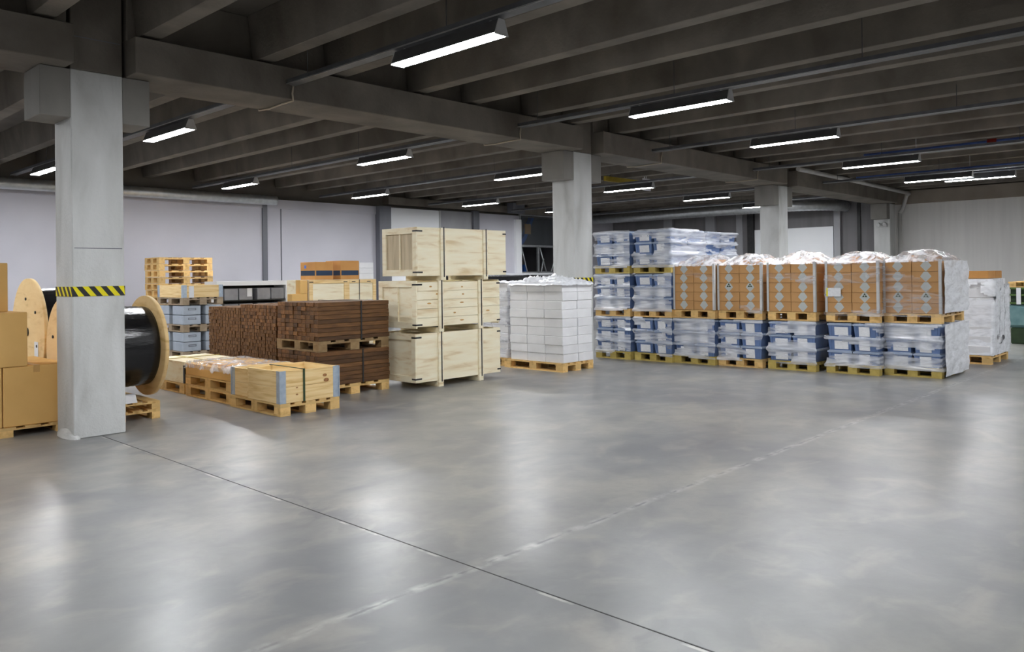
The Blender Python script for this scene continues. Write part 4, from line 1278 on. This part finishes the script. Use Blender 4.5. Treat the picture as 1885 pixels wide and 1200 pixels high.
tag(obj('paper_note', bm, M['white']), 'white paper sheet stuck on a grey tray in the rack', 'note')

# crates and cartons behind the timber
for k in range(3):
    z = k * 0.515
    t = thing('plywood_crate', ['hidden bottom pale crate behind the brown timber', 'hidden middle pale crate behind the brown timber', 'long pale crate behind the brown timber carrying two cartons'][k], 'crate', (9.42, 15.0, z), 0, 'long pale crates behind the timber')
    bm = bmesh.new(); bx(bm, 0, 1.78, 0, 0.9, 0.04, 0.51); obj('body', bm, M['ply'], t, bev=0.004)
    bm = bmesh.new()
    for a in ((0, 0.09), (0.90, 1.04), (1.69, 1.78)): bx(bm, a[0], a[1], -0.02, 0, 0.0, 0.51)
    for a in ((0.091, 0.899), (1.041, 1.689)):
        bx(bm, a[0], a[1], -0.02, 0, 0.43, 0.51)
    obj('frame', bm, M['woodpale'], t, bev=0.002)
    bm = bmesh.new()
    for x in (0.0, 0.88, 1.10, 1.52): bx(bm, x, x + 0.10, -0.024, -0.0205, 0.455, 0.472)
    bx(bm, 1.30, 1.315, -0.024, -0.0205, 0.0, 0.51)
    obj('steel_clip', bm, M['blackmatt'], t)
def band_box(x, y, z, w, d, h, lab):
    t = thing('cardboard_box', lab, 'box', (x, y, z), 0, 'orange cartons with a dark blue band')
    bm = bmesh.new(); bx(bm, 0, w, 0, d, 0, h); obj('body', bm, M['cardorange'], t, bev=0.005)
    bm = bmesh.new(); bx(bm, 0.02, w - 0.02, -0.002, 0, 0.09, 0.20); bx(bm, -0.002, 0, 0.02, d - 0.02, 0.09, 0.20)
    obj('blue_band', bm, M['blueband'], t)
    bm = bmesh.new(); bx(bm, -0.004, -0.001, d * 0.6, d * 0.6 + 0.08, 0.25, 0.32); obj('blue_sticker', bm, M['bluepipe'], t)
band_box(9.62, 15.05, 1.545, 0.46, 0.6, 0.39, 'orange carton with a blue band, left of the pair on the long crate')
band_box(10.26, 15.03, 1.545, 0.50, 0.6, 0.42, 'orange carton with a blue band, right of the pair on the long crate')
for k in range(3):
    bm = bmesh.new(); bx(bm, 0, 0.40, 0, 0.5, 0, 0.125)
    tag(obj('paper_pack', bm, M['white'], None, (10.78, 15.05, 1.545 + k * 0.127), bev=0.006), 'white paper pack beside the orange cartons, %s from the top' % ORD[2 - k], 'pack', 'white packs on the long crate')
for i, (x0_, x1_, z0_, z1_, lab) in enumerate(((9.02, 9.40, 0.85, 1.245, 'lower brown carton at the left end of the long pale crate'), (9.22, 9.40, 1.247, 1.54, 'upper brown carton at the left end of the long pale crate'), (9.0, 9.40, 0.0, 0.848, 'tall brown carton hidden below the pair behind the timber'))):
    bm = bmesh.new(); bx(bm, x0_, x1_, 15.02, 15.2, z0_, z1_)
    tag(obj('cardboard_box', bm, M['card'], bev=0.005), lab, 'box')
